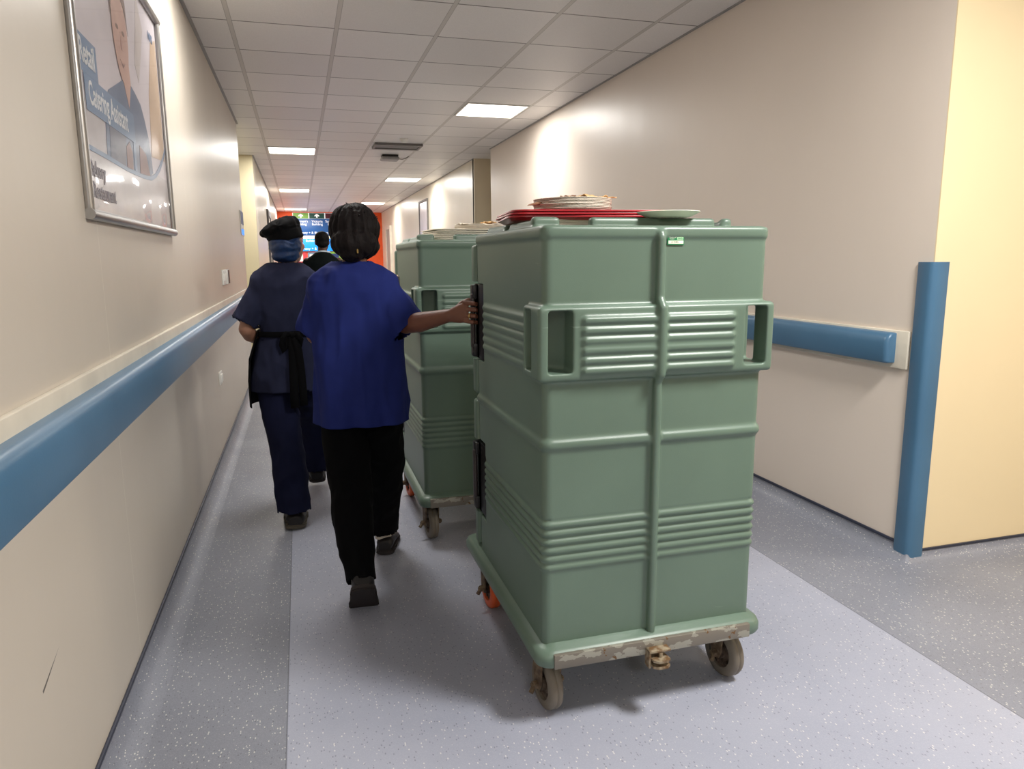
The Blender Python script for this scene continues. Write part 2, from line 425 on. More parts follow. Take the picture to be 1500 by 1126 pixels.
# handrails
def rail_profile(x, s, z0=.905, z1=1.056, p=.052):
    pts = [(0, z0), (p - .012, z0), (p - .004, z0 + .004), (p, z0 + .014), (p, z1 - .05), (p - .004, z1 - .026), (p - .016, z1 - .006), (p - .032, z1), (0, z1)]
    return [(x + s * a, z) for a, z in pts]
hl = thing('handrail', 'long blue handrail on the left wall with cream backing board', 'handrail', (XL, 0, 0))
PARENT_WORLD[0] = True
obj('rail', prism(bmesh.new(), rail_profile(XL + .018, 1), 'y', -6.9, 8.80), 'rail', hl)
obj('backing_board', B(XL, XL + .018, -6.9, 8.86, .89, 1.10, bev=.004), 'backing', hl)
hr = thing('handrail', 'short blue handrail on the right wall, ending beside the blue corner guard', 'handrail', (XR, 0, 0))
g = loft(bmesh.new(), [[V((x_, y_, z_)) for x_, z_ in rail_profile(XR - .016, -1, .915 + dz, 1.056 - dz, pp)] for y_, pp, dz in ((2.672, .034, .006), (2.673, .041, .003), (2.678, .047, .001), (2.686, .051, 0), (2.696, .052, 0), (9.9, .052, 0))])
obj('rail', g, 'rail', hr)
obj('backing_board', B(XR - .016, XR, 2.605, 9.95, .893, 1.066, bev=.003), 'backing', hr)
# corner guard
g = prism(bmesh.new(), [(XR, YC + .078), (XR - .010, YC + .076), (XR - .014, YC + .070), (XR - .015, YC + .012)] + [(XR + .012 - .027 * math.cos(a), YC + .012 - .027 * math.sin(a)) for a in [PI / 2 * i / 8 for i in range(1, 8)]] + [(XR + .012, YC - .015), (XR + .066, YC - .014), (XR + .072, YC - .010), (XR + .074, YC), (XR, YC)], 'z', .0, 1.376)
tag(obj('corner_guard', g, 'rail'), 'tall blue vinyl corner guard on the right wall corner', 'corner guard')

# ---------------------------------------------------------------- ceiling fittings
def lamp(x, y, label, power=44, warm=(1, .98, .945)):
    t = thing('ceiling_light', label, 'ceiling light', (x, y, CZ), 'square ceiling light panels')
    f = bmesh.new(); a = TILE / 2 - .012
    for (x0, x1, y0, y1) in ((-a, a, -a, -a + .018), (-a, a, a - .018, a), (-a, -a + .018, -a + .018, a - .018), (a - .018, a, -a + .018, a - .018)):
        box(f, x + x0, x + x1, y + y0, y + y1, CZ - .008, CZ)
    obj('frame', f, 'white', t, smooth=False)
    obj('diffuser', B(x - a + .018, x + a - .018, y - a + .018, y + a - .018, CZ - .005, CZ), 'lamp', t, smooth=False)
    L = bpy.data.lights.new('panel_glow', 'AREA'); L.shape = 'SQUARE'; L.size = .58; L.energy = power; L.color = warm
    o = bpy.data.objects.new('panel_glow', L); COL.objects.link(o); o.location = (x, y, CZ - .012)
    o.parent = t; o.matrix_parent_inverse = Matrix.Translation(t.location).inverted()
    return t
gx = lambda i: CX0 + TILE * (i + .5)
gy = lambda j: CY0 + TILE * (j + .5)
lamp(gx(3), gy(0), 'nearest square ceiling light, on the right above the first cart', 27)
lamp(gx(0), gy(5), 'square ceiling light at left, nearest of the left row', 37)
lamp(gx(3), gy(10), 'second square ceiling light along the right row')
lamp(gx(0), gy(14), 'second square ceiling light along the left row')
lamp(gx(3), gy(19), 'farthest square ceiling light of the right row, above the dark hair')
lamp(gx(0), gy(23), 'farthest square ceiling light at left, just before the orange end wall')
lamp(gx(0), gy(-5), 'square ceiling light at left just ahead of the viewer, above the frame', 25)
lamp(gx(3), gy(-10), 'square ceiling light at right over the corridor junction', 96)
lamp(gx(0), gy(-15), 'square ceiling light at left behind the viewer', 46)
lamp(gx(8), gy(-10), 'square ceiling light in the side corridor on the right', 48, (1, .86, .66))

v = thing('ceiling_vent', 'long grey slot vent in the ceiling near the middle', 'vent', (1.34, 10.0, CZ))
f = bmesh.new(); box(f, 1.03, 1.655, 9.84, 9.9, CZ - .03, CZ); box(f, 1.03, 1.655, 10.2, 10.26, CZ - .03, CZ); box(f, 1.03, 1.06, 9.9, 10.2, CZ - .03, CZ); box(f, 1.625, 1.655, 9.9, 10.2, CZ - .03, CZ)
obj('frame', f, 'dgrey', v, smooth=False)
f = bmesh.new()
for i in range(5): box(f, 1.06, 1.625, 9.92 + i * .056, 9.945 + i * .056, CZ - .02, CZ - .002)
obj('slat_panel', f, 'grey', v, smooth=False)
v = thing('smoke_detector', 'small white round smoke detector on the ceiling just before the slot vent', 'smoke detector', (1.36, 9.5, CZ))
obj('base', cyl(bmesh.new(), (1.36, 9.5, CZ - .018), (1.36, 9.5, CZ), .055, n=28), 'white', v)
obj('sensor_head', cyl(bmesh.new(), (1.36, 9.5, CZ - .045), (1.36, 9.5, CZ - .018), .03, .045, n=28), 'white', v)
v = thing('access_point', 'white wireless unit with a black top plate and cable under the ceiling', 'access point', (1.36, 11.0, CZ))
obj('mount_plate', B(1.24, 1.47, 10.9, 11.1, CZ - .03, CZ, bev=.004), 'black', v)
obj('housing', remesh(box(bmesh.new(), 1.225, 1.485, 10.87, 11.13, CZ - .075, CZ - .03, bev=.02), .006, 2), 'grey', v)
obj('cable', tube(bmesh.new(), [(1.48, 11.0, CZ - .045), (1.54, 11.0, CZ - .05), (1.6, 11.0, CZ - .03), (1.64, 11.0, CZ - .002)], .007, 8), 'dgrey', v)

# ---------------------------------------------------------------- left wall fittings
def flat(pts, y0, z0, sy, sz, x, h=.0006):   # polygon in unit poster coordinates
    return prism(bmesh.new(), [(y0 + a * sy, z0 + b * sz) for a, b in pts], 'x', x, x + h)
PY0, PY1, PZ0, PZ1 = 2.445, 3.885, 1.54, 2.50
po = thing('poster_frame', 'large recruitment poster in a silver snap frame on the left wall', 'poster', (XL, 3.16, 1.54))
f = bmesh.new(); w = .034
for a, b in (((PY0 - w, PZ0), (PY1 + w, PZ0)), ((PY0 - w, PZ1), (PY1 + w, PZ1))):
    tube(f, [(XL + .012, a[0], a[1]), (XL + .012, b[0], b[1])], [(.017, .016)] * 2, 14)
for y in (PY0 - w / 2, PY1 + w / 2):
    tube(f, [(XL + .010, y, PZ0 - .012), (XL + .010, y, PZ1 + .012)], [(.014, .017)] * 2, 14, ref=(1, 0, 0))
obj('frame', f, 'alu', po)
obj('backing', B(XL, XL + .004, PY0, PY1, PZ0, PZ1), 'p_bg', po, smooth=False)
def F(name, pts, mat, k): return obj(name, flat(pts, PY0, PZ0, PY1 - PY0, PZ1 - PZ0, XL + .004 + k * .0004), mat, po, smooth=False)
def R4(a, b, c, d): return [(a, c), (b, c), (b, d), (a, d)]
F('lower_band', R4(0, 1, 0, .25), 'p_low', 0)
F('tan_stripe', [(.76, .32), (.985, .34), (.985, .9), (.90, .86), (.80, .60)], 'p_tan', 1)
F('pale_stripe', [(.62, .66), (.66, .60), (.78, .86), (.72, .98)], 'p_pale', 1)
arc = [(0, .202), (.2, .200), (.4, .195), (.6, .20), (.72, .21), (.80, .235), (.88, .28), (.96, .345), (1, .39)]
F('picture_border', arc + [(1, .41), (.95, .36), (.87, .30), (.79, .252), (.71, .226), (.6, .216), (.4, .211), (.2, .216), (0, .218)], 'p_box', 3)
F('dark_counter', [(.0, .218), (.20, .216), (.20, .35), (.0, .36)], 'p_low', 1)
F('person_shirt', [(.20, .216), (.4, .211), (.6, .216), (.71, .226), (.755, .25), (.735, .38), (.69, .46), (.65, .51), (.59, .535), (.54, .55), (.50, .47), (.44, .54), (.385, .51), (.27, .45), (.22, .38)], 'p_shirt', 2)
F('dark_apron', [(.23, .215), (.38, .211), (.42, .33), (.34, .37), (.25, .35)], 'p_dark', 3)
F('arm', [(.40, .211), (.47, .213), (.48, .28), (.45, .315), (.41, .29)], 'p_brown', 4)
F('arm', [(.56, .215), (.70, .226), (.665, .31), (.58, .33)], 'p_brown', 4)
F('apron_strap', [(.49, .213), (.52, .214), (.525, .34), (.50, .37)], 'p_box', 4)
F('neck', [(.44, .55), (.492, .45), (.535, .55), (.53, .62), (.44, .62)], 'p_skin', 4)
F('face', [(.458 + .085 * math.cos(t) * (1 + .14 * math.sin(t)), .70 + .17 * math.sin(t)) for t in [2 * PI * i / 28 for i in range(28)]], 'p_skin', 5)
F('hair', [(.362, .74), (.37, .86), (.41, .93), (.50, .93), (.545, .86), (.553, .74), (.53, .83), (.46, .862), (.39, .83)], 'p_hair', 6)
for cx in (.425, .492): F('eye_mark', [(cx + .015 * math.cos(t), .725 + .009 * math.sin(t)) for t in [2 * PI * i / 10 for i in range(10)]], 'p_hair', 6)
F('nose_mark', [(.458, .72), (.474, .655), (.452, .655)], 'p_eye', 6)
F('mouth_mark', [(.43, .612), (.458, .602), (.487, .612), (.458, .587)], 'p_brown', 6)
F('text_box', R4(.0, .18, .438, .552), 'p_box', 3)
F('text_box', R4(.057, .53, .325, .437), 'p_box', 5)
pw, ph = PY1 - PY0, PZ1 - PZ0
def PT(s, a, b, size, mat='p_white', k=6, sx=1.0): return text(s, size, mat, po, M_left(PY0 + a * pw, PZ0 + b * ph, XL + .004 + k * .0004), sx=sx, bold=.018)
PT('Retail', .036, .468, .098, sx=.80)
PT('Catering Assistant', .084, .352, .100, sx=.71)
PT('Bakery', .034, .125, .066, 'p_text')
PT('Restaurant', .040, .058, .066, 'p_text')
PT('NHS', .862, .86, .05, 'p_box')
# wrinkled clear cover sheet
t = NT('clear_cover_sheet'); o_ = t.xyz()
gl = t.n.new('ShaderNodeBsdfGlossy'); gl.inputs['Roughness'].default_value = .06
tr = t.n.new('ShaderNodeBsdfTransparent'); mx = t.n.new('ShaderNodeMixShader'); fr = t.n.new('ShaderNodeFresnel'); fr.inputs['IOR'].default_value = 1.38
t.link(t.math('MULTIPLY', fr.outputs[0], .45), mx.inputs[0]); t.link(tr.outputs[0], mx.inputs[1]); t.link(gl.outputs[0], mx.inputs[2])
t.link(mx.outputs[0], t.n['Material Output'].inputs['Surface'])
g = bmesh.new(); nu, nv = 90, 60
gv = [[None] * (nv + 1) for _ in range(nu + 1)]
for i in range(nu + 1):
    for j in range(nv + 1):
        a, b = i / nu, j / nv
        lowk = max(0, 1 - b / .33) ** .8
        k = (.5 + .5 * noise.noise(V((a * 7, b * 1.6, 3)))) * .014 * lowk + .0012 * noise.noise(V((a * 3, b * 3, 9)))
        e = min(1, min(a, 1 - a, b, 1 - b) / .03)
        gv[i][j] = g.verts.new((XL + .0085 + max(0, k) * e, PY0 + a * pw, PZ0 + b * ph))
for i in range(nu):
    for j in range(nv): g.faces.new((gv[i][j], gv[i + 1][j], gv[i + 1][j + 1], gv[i][j + 1]))
if g.faces[:][0].normal.x < 0 or True:
    g.normal_update()
    if sum(f_.normal.x for f_ in g.faces) < 0: bmesh.ops.reverse_faces(g, faces=g.faces[:])
obj('clear_cover', g, t.m, po, angle=None)

def plate_sw(name, y0, y1, z0, z1, label, dark=None):
    t = thing(name, label, 'wall socket', (XL, y0, z0))
    obj('cover_plate', B(XL, XL + .012, y0, y1, z0, z1, bev=.003), 'white', t)
    m = (y0 + y1) / 2; q = (z0 + z1) / 2; s = (y1 - y0)
    for k in (-1, 1): obj('rocker', B(XL + .012, XL + .02, m + k * s * .24 - s * .12, m + k * s * .24 + s * .12, q - .028, q + .028, bev=.002), dark if dark and k > 0 else 'white', t)
    return t
plate_sw('wall_switch', 6.15, 6.32, 1.215, 1.335, 'white double switch plate above the left handrail', )
tb = thing('switch_plate', 'thin dark fronted plate beside the white switch above the left handrail', 'wall plate', (XL, 6.35, 1.215))
obj('cover_plate', B(XL, XL + .02, 6.36, 6.56, 1.215, 1.335, bev=.004), 'white', tb)
obj('dark_face', B(XL + .02, XL + .023, 6.46, 6.55, 1.22, 1.33), 'black', tb)
plate_sw('wall_socket', 5.40, 5.53, .535, .625, 'small grey socket low on the left wall below the handrail')
nb = thing('wall_sign', 'narrow blue and white sign near the end of the left wall', 'sign', (XL, 8.6, 1.68))
obj('panel', B(XL, XL + .01, 8.48, 8.86, 1.68, 1.945, bev=.002), 'white', nb)
obj('blue_band', B(XL + .01, XL + .012, 8.49, 8.85, 1.80, 1.94), 'dkblue', nb)
obj('blue_band', B(XL + .01, XL + .012, 8.49, 8.85, 1.69, 1.75), 'brightblue', nb)
# framed poster on far right wall
rp = thing('framed_poster', 'silver framed poster on the far right wall above the second cart', 'poster', (XR, 14.6, 1.9))
f = bmesh.new(); ya, yb_, za, zb = 15.2, 16.3, 1.9, 2.66
for c in ((ya, ya + .04, za, zb), (yb_ - .04, yb_, za, zb), (ya + .04, yb_ - .04, za, za + .04), (ya + .04, yb_ - .04, zb - .04, zb)): box(f, XR - .03, XR, *c)
obj('frame', f, 'dgrey', rp, smooth=False); obj('print', B(XR - .012, XR, ya + .04, yb_ - .04, za + .04, zb - .04), 'p_bg', rp, smooth=False)

# ---------------------------------------------------------------- end wall signs
sg = thing('directory_sign', 'large blue hospital direction sign with coloured arrow squares on the orange end wall', 'sign', (.5, YE, 2.2))
y = YE - .06
obj('sign_board', B(-.12, 1.85, y, YE, 2.18, 2.70, bev=.004), 'signblue', sg)
obj('sign_header', B(-.12, 1.85, y, YE, 2.70, 2.875), 'signwhite', sg, smooth=False)
def arrow(cx, z):
    a = bmesh.new(); prism(a, [(cx - .022, z - .055), (cx + .022, z - .055), (cx + .022, z + .0), (cx + .07, z - .025), (cx + .07, z + .012), (cx, z + .06), (cx - .07, z + .012), (cx - .07, z - .025), (cx - .022, z)], 'y', y - .008, y - .004); return a
for i, (c, s1) in enumerate((('lime', 'Women\'s\nBuilding'), ('dkgreen', 'Victoria\nBuilding'), ('maroon', 'Sunderland\nBuilding'), ('pgrey', 'Jubilee\nBuilding'))):
    x0 = -.10 + i * .485
    sq = obj('arrow_square', B(x0, x0 + .455, y - .004, y, 2.705, 2.868), c, sg, smooth=False)
    obj('arrow', arrow(x0 + .228, 2.787), 'signwhite', sq, smooth=False)
    text(s1, .105, 'signwhite', sg, M_front(x0 + .23, 2.585, y - .002), align='CENTER', spacing=.85)
text('Pharmacy + & Blood tests', .10, 'signwhite', sg, M_front(-.08, 2.235, y - .002), spacing=.85)
s2 = thing('lit_sign', 'bright blue lit sign below the direction sign at the corridor end', 'sign', (.5, YE, 1.72))
obj('sign_board', B(-.1, 1.6, y, YE, 1.70, 2.08, bev=.003), 'brightblue', s2)
text('Building', .10, 'signwhite', s2, M_front(.24, 1.99, y - .002)); text('Pharmacy + & Blood', .11, 'signwhite', s2, M_front(-.06, 1.74, y - .002))
lw = thing('lit_sign_strip', 'long white lit strip between the two blue signs at corridor end', 'light strip', (.5, YE, 2.09))
obj('diffuser', B(-.15, 1.7, y + .01, YE, 2.085, 2.175), 'litwhite', lw, smooth=False)
for x0, x1, z0, z1, c, lb in ((-.08, .25, 1.1, 1.66, 'pred', 'red notice sheet low on the end wall under the blue sign'), (.28, .62, 1.1, 1.66, 'pgrey', 'blue grey notice sheet on the end wall beside the red sheet'), (.9, 1.35, 1.1, 1.68, 'pgreen', 'green notice sheet on the end wall, rightmost of the three sheets')):
    n_ = thing('notice_sign', lb, 'notice', (x0, YE, z0), 'notice sheets on the end wall')
    obj('sheet', B(x0, x1, y + .04, YE, z0, z1), c, n_, smooth=False)
    obj('printed_panel', B(x0 + .05, x1 - .12, y + .036, y + .04, z0 + .28, z1 - .06), 'white' if c != 'pgreen' else 'dkblue', n_, smooth=False)
PARENT_WORLD[0] = False

# ---------------------------------------------------------------- meal carts (local: x across, y forward, z up; rear face at y=0)
CW = .712; HX = CW / 2; CD = .795; TOP = 1.490
def cart_shell():
    bm = bmesh.new()
    prof = []   # (z, offset)
    def add(z, o): prof.append((z, o))
    add(.215, 0); add(.482, 0)
    for i in range(6):   # lower wrap-around ribs
        z0 = .483 + i * .0266
        for a, o in ((.0, -.006), (.2, .003), (.5, .0075), (.8, .003)): add(z0 + a * .0266, o)
    add(.6435, -.006); add(.648, 0); add(.855, 0)
    add(.858, .006); add(.866, .010); add(.876, .010); add(.884, .006); add(.887, 0)
    add(1.4595, 0); add(1.460, .0058); add(1.465, .006); add(1.482, .006); add(1.489, .003); add(1.493, -.012)
    rings = [rrect(0, CD / 2, CW + 2 * o, CD + 2 * o, .022 + max(0, o), z, 4) for z, o in prof]
    loft(bm, rings)
    # collar with corner grips
    box(bm, -HX - .022, HX + .022, -.022, .135, 1.058, 1.270, bev=.012, seg=3)
    # rear and side ribs between the grips
    for i in range(6):
        z = 1.242 - .0285 * i - .012
        for x0, x1 in ((-.252, -.018), (.004, .240)):
            tube(bm, [(x0, -.020, z), (x0 + .008, -.024, z), (x1 - .008, -.024, z), (x1, -.020, z)], [(.004, .004), (.0115, .010), (.0115, .010), (.004, .004)], 10)
        for s in (-1, 1):
            tube(bm, [(s * (HX - .002), .13, z - .004), (s * (HX - .002), .68, z - .004)], [(.0125, .0125)] * 2, 10)
    # central vertical ridge on the rear face
    tube(bm, [(-.006, -.008, .22), (-.006, -.010, .27), (-.006, -.010, 1.04), (-.006, -.031, 1.065), (-.006, -.031, 1.262), (-.006, -.010, 1.29), (-.006, -.010, 1.46), (-.006, -.002, 1.475)], [.014] * 8, 12, ref=(1, 0, 0))
    # locating rails on the lid
    R_ = .03
    for a in ((-.332, -.245, .170, .205), (-.15, .276, .165, .20), (.305, .34, .170, .205)): box(bm, *a, TOP - .02, TOP + .034, bev=.010)
    for s in (-1, 1):
        for y0, y1 in ((.172, .43), (.48, .72)): box(bm, s * .315 - .017, s * .315 + .017, y0, y1, TOP - .02, TOP + .024, bev=.010)
    box(bm, -.2, .2, .752, .778, TOP - .02, TOP + .022, bev=.01)
    bm = remesh(bm, .0045, 1, .4)
    # grip holes through both rear corners
    for s in (-1, 1):
        poly = [(-HX + .006, -.06), (-HX + .080, -.06), (-HX + .080, .05), (-HX + .035, .116), (-HX - .06, .116), (-HX - .06, .050), (-HX + .006, .050)]
        c = bmesh.new(); prism(c, [(s * a, b) for a, b in poly], 'z', 1.081, 1.259)
        bm = cut(bm, remesh(c, .004, 12, .5))
        for z0, z1 in ((1.022, 1.312), (.395, .705)):   # latch recesses at the front corners
            bm = cut(bm, B(s * (HX + .1) if s < 0 else HX - .018, -HX + .018 if s < 0 else HX + .1, .692, CD + .1, z0, z1))
    return remesh(bm, .0040, 2, .4)

def wheel_parts(root, x, y, tyre_mat, yaw):
    c = thing_part('caster', root)
    rw, hw = .083, .022
    m = Matrix.Translation((x, y, 0)) @ Matrix.Rotation(yaw, 4, 'Z')
    def tf(bm): bmesh.ops.transform(bm, matrix=m, verts=bm.verts[:]); return bm
    g = bmesh.new()
    prof = [(-hw, rw * .62), (-hw, rw * .86), (-hw * .8, rw * .96), (-hw * .45, rw), (-hw * .18, rw * .995), (0, rw * .962), (hw * .18, rw * .995), (hw * .45, rw), (hw * .8, rw * .96), (hw, rw * .86), (hw, rw * .62)]
    rings = [[V((px, pr * math.cos(2 * PI * i / 40), rw + pr * math.sin(2 * PI * i / 40))) for i in range(40)] for px, pr in prof]
    loft(g, rings, closed=True)
    tyre = obj('wheel', tf(g), tyre_mat, c)
    g = bmesh.new(); cyl(g, (-.012, 0, rw), (.012, 0, rw), rw * .63, n=36); cyl(g, (-.026, 0, rw), (.026, 0, rw), .022, n=20)
    for i in range(5):
        a = 2 * PI * i / 5
        p = (0, .04 * math.cos(a), rw + .04 * math.sin(a)); cyl(g, (-.018, p[1], p[2]), (.018, p[1], p[2]), .006, n=8)
    h = obj('hub', tf(g), 'hub', tyre)
    g = bmesh.new()
    for s in (-1, 1):
        X = s * .033
        prism(g, [(-.036, .2), (.036, .2), (.022, .085), (.012, .068), (-.012, .068), (-.022, .085)], 'x', X - .003, X + .003)
    box(g, -.036, .036, -.042, .042, .183, .203, bev=.003)
    obj('fork', tf(g), 'rust', c, angle=30)
    g = bmesh.new(); cyl(g, (-.055, 0, rw), (.055, 0, rw), .008, n=10)
    for s in (-1, 1): cyl(g, (s * .036, 0, rw), (s * .05, 0, rw), .014, n=6)
    cyl(g, (-.05, -.004, rw - .005), (-.062, -.012, rw - .016), .008, n=8)
    obj('axle_bolt', tf(g), 'rust', c, angle=30)
def thing_part(name, parent):
    o = bpy.data.objects.new(name, None); COL.objects.link(o); o.parent = parent; o.empty_display_size = .05; return o

def make_cart(loc, label):
    root = thing('meal_cart', label, 'meal cart', loc, 'tall green insulated meal carts')
    sh = obj('body_shell', cart_shell(), 'green', root, angle=None)
    # base bumper
    bm = bmesh.new()
    W, D0, D1 = .772, -.045, .975
    cy = (D0 + D1) / 2; D = D1 - D0
    pr = [(.196, -.03), (.198, -.006), (.208, 0), (.228, 0), (.242, -.006), (.250, -.02), (.254, -.034), (.258, -.04), (.258, -.06)]
    loft(bm, [rrect(0, cy, W + 2 * o, D + 2 * o, .05 + o * .5, z, 6) for z, o in pr])
    base = obj('bumper_base', bm, 'green', root, angle=50)
    # worn metal strip + hitch
    m = obj('bumper_strip', B(-.338, .327, -.050, -.030, .198, .243, bev=.003), 'strip', base)
    g = bmesh.new(); box(g, -.042, .03, -.078, -.045, .214, .222, bev=.002); box(g, -.042, -.034, -.075, -.045, .165, .222, bev=.002)
    for z in (.172, .192): prism(g, [(-.034, -.045), (.018, -.045), (.022, -.09), (.01, -.10), (-.02, -.10), (-.034, -.09)], 'z', z, z + .007)
    cyl(g, (-.004, -.075, .160), (-.004, -.075, .213), .007, n=12)
    obj('tow_hitch', g, 'brass', base, angle=30)
    # doors at the front
    for z0, z1, zl in ((.262, .858, .55), (.884, 1.455, 1.167)):
        dm = B(-HX - .006, HX + .006, CD + .004, CD + .062, z0, z1, bev=.012, seg=3)
        dm = cut(dm, B(-HX - .1, -HX + .03, CD - .02, CD + .1, zl - .150, zl + .150))
        dm = cut(dm, B(HX - .03, HX + .1, CD - .02, CD + .1, zl - .150, zl + .150))
        d = obj('door', dm, 'green', root, angle=35)
        g = bmesh.new()
        for i in range(6): tube(g, [(-.26, CD + .060, zl - .07 + i * .028), (.26, CD + .060, zl - .07 + i * .028)], [(.011, .008)] * 2, 10)
        obj('rib_panel', g, 'green', d)
        for s in (-1,):
            l = thing_part('latch', root)
            g = bmesh.new(); box(g, -HX + .002, -HX + .018, .700, .845, zl - .142, zl + .142, bev=.003); box(g, -HX + .002, -HX + .02, CD - .02, CD + .03, zl - .142, zl + .142, bev=.003)
            for zz in (zl + .112, zl - .112): box(g, -HX - .014, -HX + .012, .80, .846, zz - .026, zz + .026, bev=.005)
            obj('latch_housing', g, 'black', l, angle=35)
            g = bmesh.new(); box(g, -HX - .018, -HX - .003, .806, .838, zl - .105, zl + .105, bev=.006, seg=3)
            obj('latch_handle', g, 'handle', l, angle=35)
        for zz in (z0 + .12, z1 - .12): obj('hinge', B(HX - .01, HX + .014, CD - .03, CD + .05, zz - .04, zz + .04, bev=.004), 'black', d, angle=35)
    for x, y, c, a in ((-.318, .075, 'tyre', .10), (.318, .075, 'tyre', .12), (-.318, .775, 'orange_t', .06), (.318, .775, 'orange_t', .05)):
        wheel_parts(root, x, y, c, a)
    return root
C1 = V((1.0, 1.897, 0)); C2 = V((.893, 3.405, 0))
cart = make_cart(C1, 'nearest tall green meal cart, rear facing the viewer, red trays on top')
st1 = obj('asset_sticker', B(.017, .070, -.0035, -.001, 1.4375, 1.4625), 'sgreen', cart, smooth=False)
obj('sticker_panel', B(.0195, .0675, -.0042, -.0035, 1.441, 1.450), 'swhite', st1, smooth=False)
obj('sticker_badge', B(.047, .067, -.0042, -.0035, 1.452, 1.461, bev=.0003), 'spale', st1, smooth=False)
text('0172985', .0066, 'sink', st1, M_front(.0285, 1.4435, -.0044), depth=.0001)
text('Property of\nHospital', .0045, 'swhite', st1, M_front(.0225, 1.4575, -.0044), depth=.0001, spacing=.9)
text('NHS', .0075, 'sgreen', st1, M_front(.0497, 1.4537, -.0044), depth=.0001)
c2 = bpy.data.objects.new('meal_cart', None); COL.objects.link(c2); c2.location = C2
tag(c2, 'second tall green meal cart ahead of the near cart, beyond the outstretched arm', 'meal cart', 'tall green insulated meal carts')
for ch in list(cart.children):
    if ch.name.startswith('asset_sticker'): continue
    copy_tree(ch, c2)

# ---------------------------------------------------------------- trays, plates, paper on the carts
def tray_bm(w, d, r, h=.014):
    bm = bmesh.new()
    rings = [rrect(0, 0, w + o, d + o, max(.01, r + o * .5), z, 5) for o, z in ((-.05, 0), (-.044, .0004), (-.016, h - .0065), (-.002, h - .006), (0, h - .005), (0, h - .001), (-.001, h), (-.006, h), (-.012, h - .003), (-.046, .003))]
    return loft(bm, rings)
def plate_bm(r, h=.014):
    prof = [(.0, 0), (r * .62, 0), (r * .70, .002), (r * .98, h - .001), (r, h), (r * .985, h + .0015), (r * .72, .006), (r * .6, .0035), (.0, .0035)]
    bm = bmesh.new(); n = 40
    loft(bm, [[V((max(p, .0005) * math.cos(2 * PI * i / n), max(p, .0005) * math.sin(2 * PI * i / n), z)) for i in range(n)] for p, z in prof]); return bm
ORD = ['topmost', 'second', 'third', 'fourth', 'fifth', 'sixth', 'seventh', 'eighth', 'ninth', 'tenth']
def stack(name, bm, mat, n, pitch, x, y, z, rot, jit, labelf, cat, group):
    proto = None
    for i in range(n):
        k = n - 1 - i
        o = obj(name, bm, mat) if proto is None else proto.copy()
        if proto is None: proto = o
        else: COL.objects.link(o)
        o.location = (x + random.uniform(-jit, jit), y + random.uniform(-jit, jit), z + i * pitch)
        o.rotation_euler = (0, 0, rot + random.uniform(-jit, jit) * 5)
        tag(o, labelf(ORD[k] if k else 'topmost'), cat, group)
LT = TOP + .005
stack('serving_tray', tray_bm(.49, .40, .05), 'beige', 4, .0065, .975, 2.43, LT, -.03, .004, lambda k: f'{k} cream tray of the stack beneath the red trays on near cart', 'tray', 'cream trays under the red trays')
stack('serving_tray', tray_bm(.52, .41, .055), 'red', 3, .0088, .937, 2.40, LT + .0285, -.14, .005, lambda k: f'{k} red plastic tray of the red stack on the near cart', 'tray', 'red trays on the near cart')
ZP = LT + .0285 + .0088 * 2 + .005
stack('paper_plate', plate_bm(.132, .012), 'plate', 9, .0046, .895, 2.34, ZP, .3, .003, lambda k: f'{k} pale plate in the stack on top of the red trays', 'plate', 'pale plates on the red trays')
o = obj('dinner_plate', plate_bm(.098, .016), 'china'); o.location = (1.112, 2.072, TOP + .0345)
tag(o, 'single cream plate resting on the lid rail of the near cart, right of the stack', 'plate')
def scrap(w, d, seed, mat, loc, rot, label, lift=.012):
    g = bmesh.new(); bmesh.ops.create_grid(g, x_segments=22, y_segments=18, size=.5)
    for v_ in g.verts:
        p = v_.co.copy(); q = V((p.x * 3 + seed, p.y * 3, seed))
        v_.co = V((p.x * w * (1 + .25 * noise.noise(q * 1.3)), p.y * d * (1 + .25 * noise.noise(q * 1.7 + V((5, 1, 0)))), .001 + abs(noise.noise(q)) * lift * 1.6 + lift * .4 * abs(noise.noise(q * 3))))
    o = obj('paper_napkin', solid(g, .0012), mat); o.location = loc; o.rotation_euler = (0, 0, rot)
    return tag(o, label, 'napkin', 'loose paper napkins on the carts')
ZT = ZP + .0046 * 8 + .0135
scrap(.12, .12, 2.1, 'kraft', (.955, 2.32, ZT), .4, 'tan crumpled paper napkin on top of the near plate stack', .014)
scrap(.07, .05, 4.7, 'twig', (.865, 2.30, ZT), 1.2, 'small brown paper scrap left of the tan napkin on the near plates', .008)
g = bmesh.new(); tube(g, [(-.06, 0, .002), (-.02, .004, .012), (.02, -.002, .016), (.06, .003, .030)], [.0015, .003, .003, .001], 6); tube(g, [(-.055, .006, .004), (-.02, .002, .010), (.005, .0, .012)], [.002, .006, .002], 6)
o = obj('torn_paper_strip', g, 'twig'); o.location = (.785, 2.30, ZT - .026); tag(o, 'thin torn brown paper strip poking out at the left of the near plate stack', 'paper')
stack('serving_tray', tray_bm(.48, .38, .05), 'beige', 6, .0098, .905, 3.915, LT, .05, .006, lambda k: f'{k} cream tray of the stack on the second cart', 'tray', 'cream trays on the second cart')
ZQ = LT + .0098 * 5 + .005
stack('paper_plate', plate_bm(.132, .012), 'plate', 6, .0042, .955, 3.93, ZQ, .1, .003, lambda k: f'{k} white plate in the stack on the second cart', 'plate', 'white plates on the second cart')
scrap(.22, .14, 7.7, 'offwhite', (.94, 3.91, ZQ + .0042 * 5 + .0135), .2, 'white crumpled paper napkin on the plates of the second cart', .010)
scrap(.08, .07, 9.9, 'kraft', (1.01, 3.92, ZQ + .0042 * 5 + .0255), .9, 'small tan paper napkin on the plates of the second cart', .008)

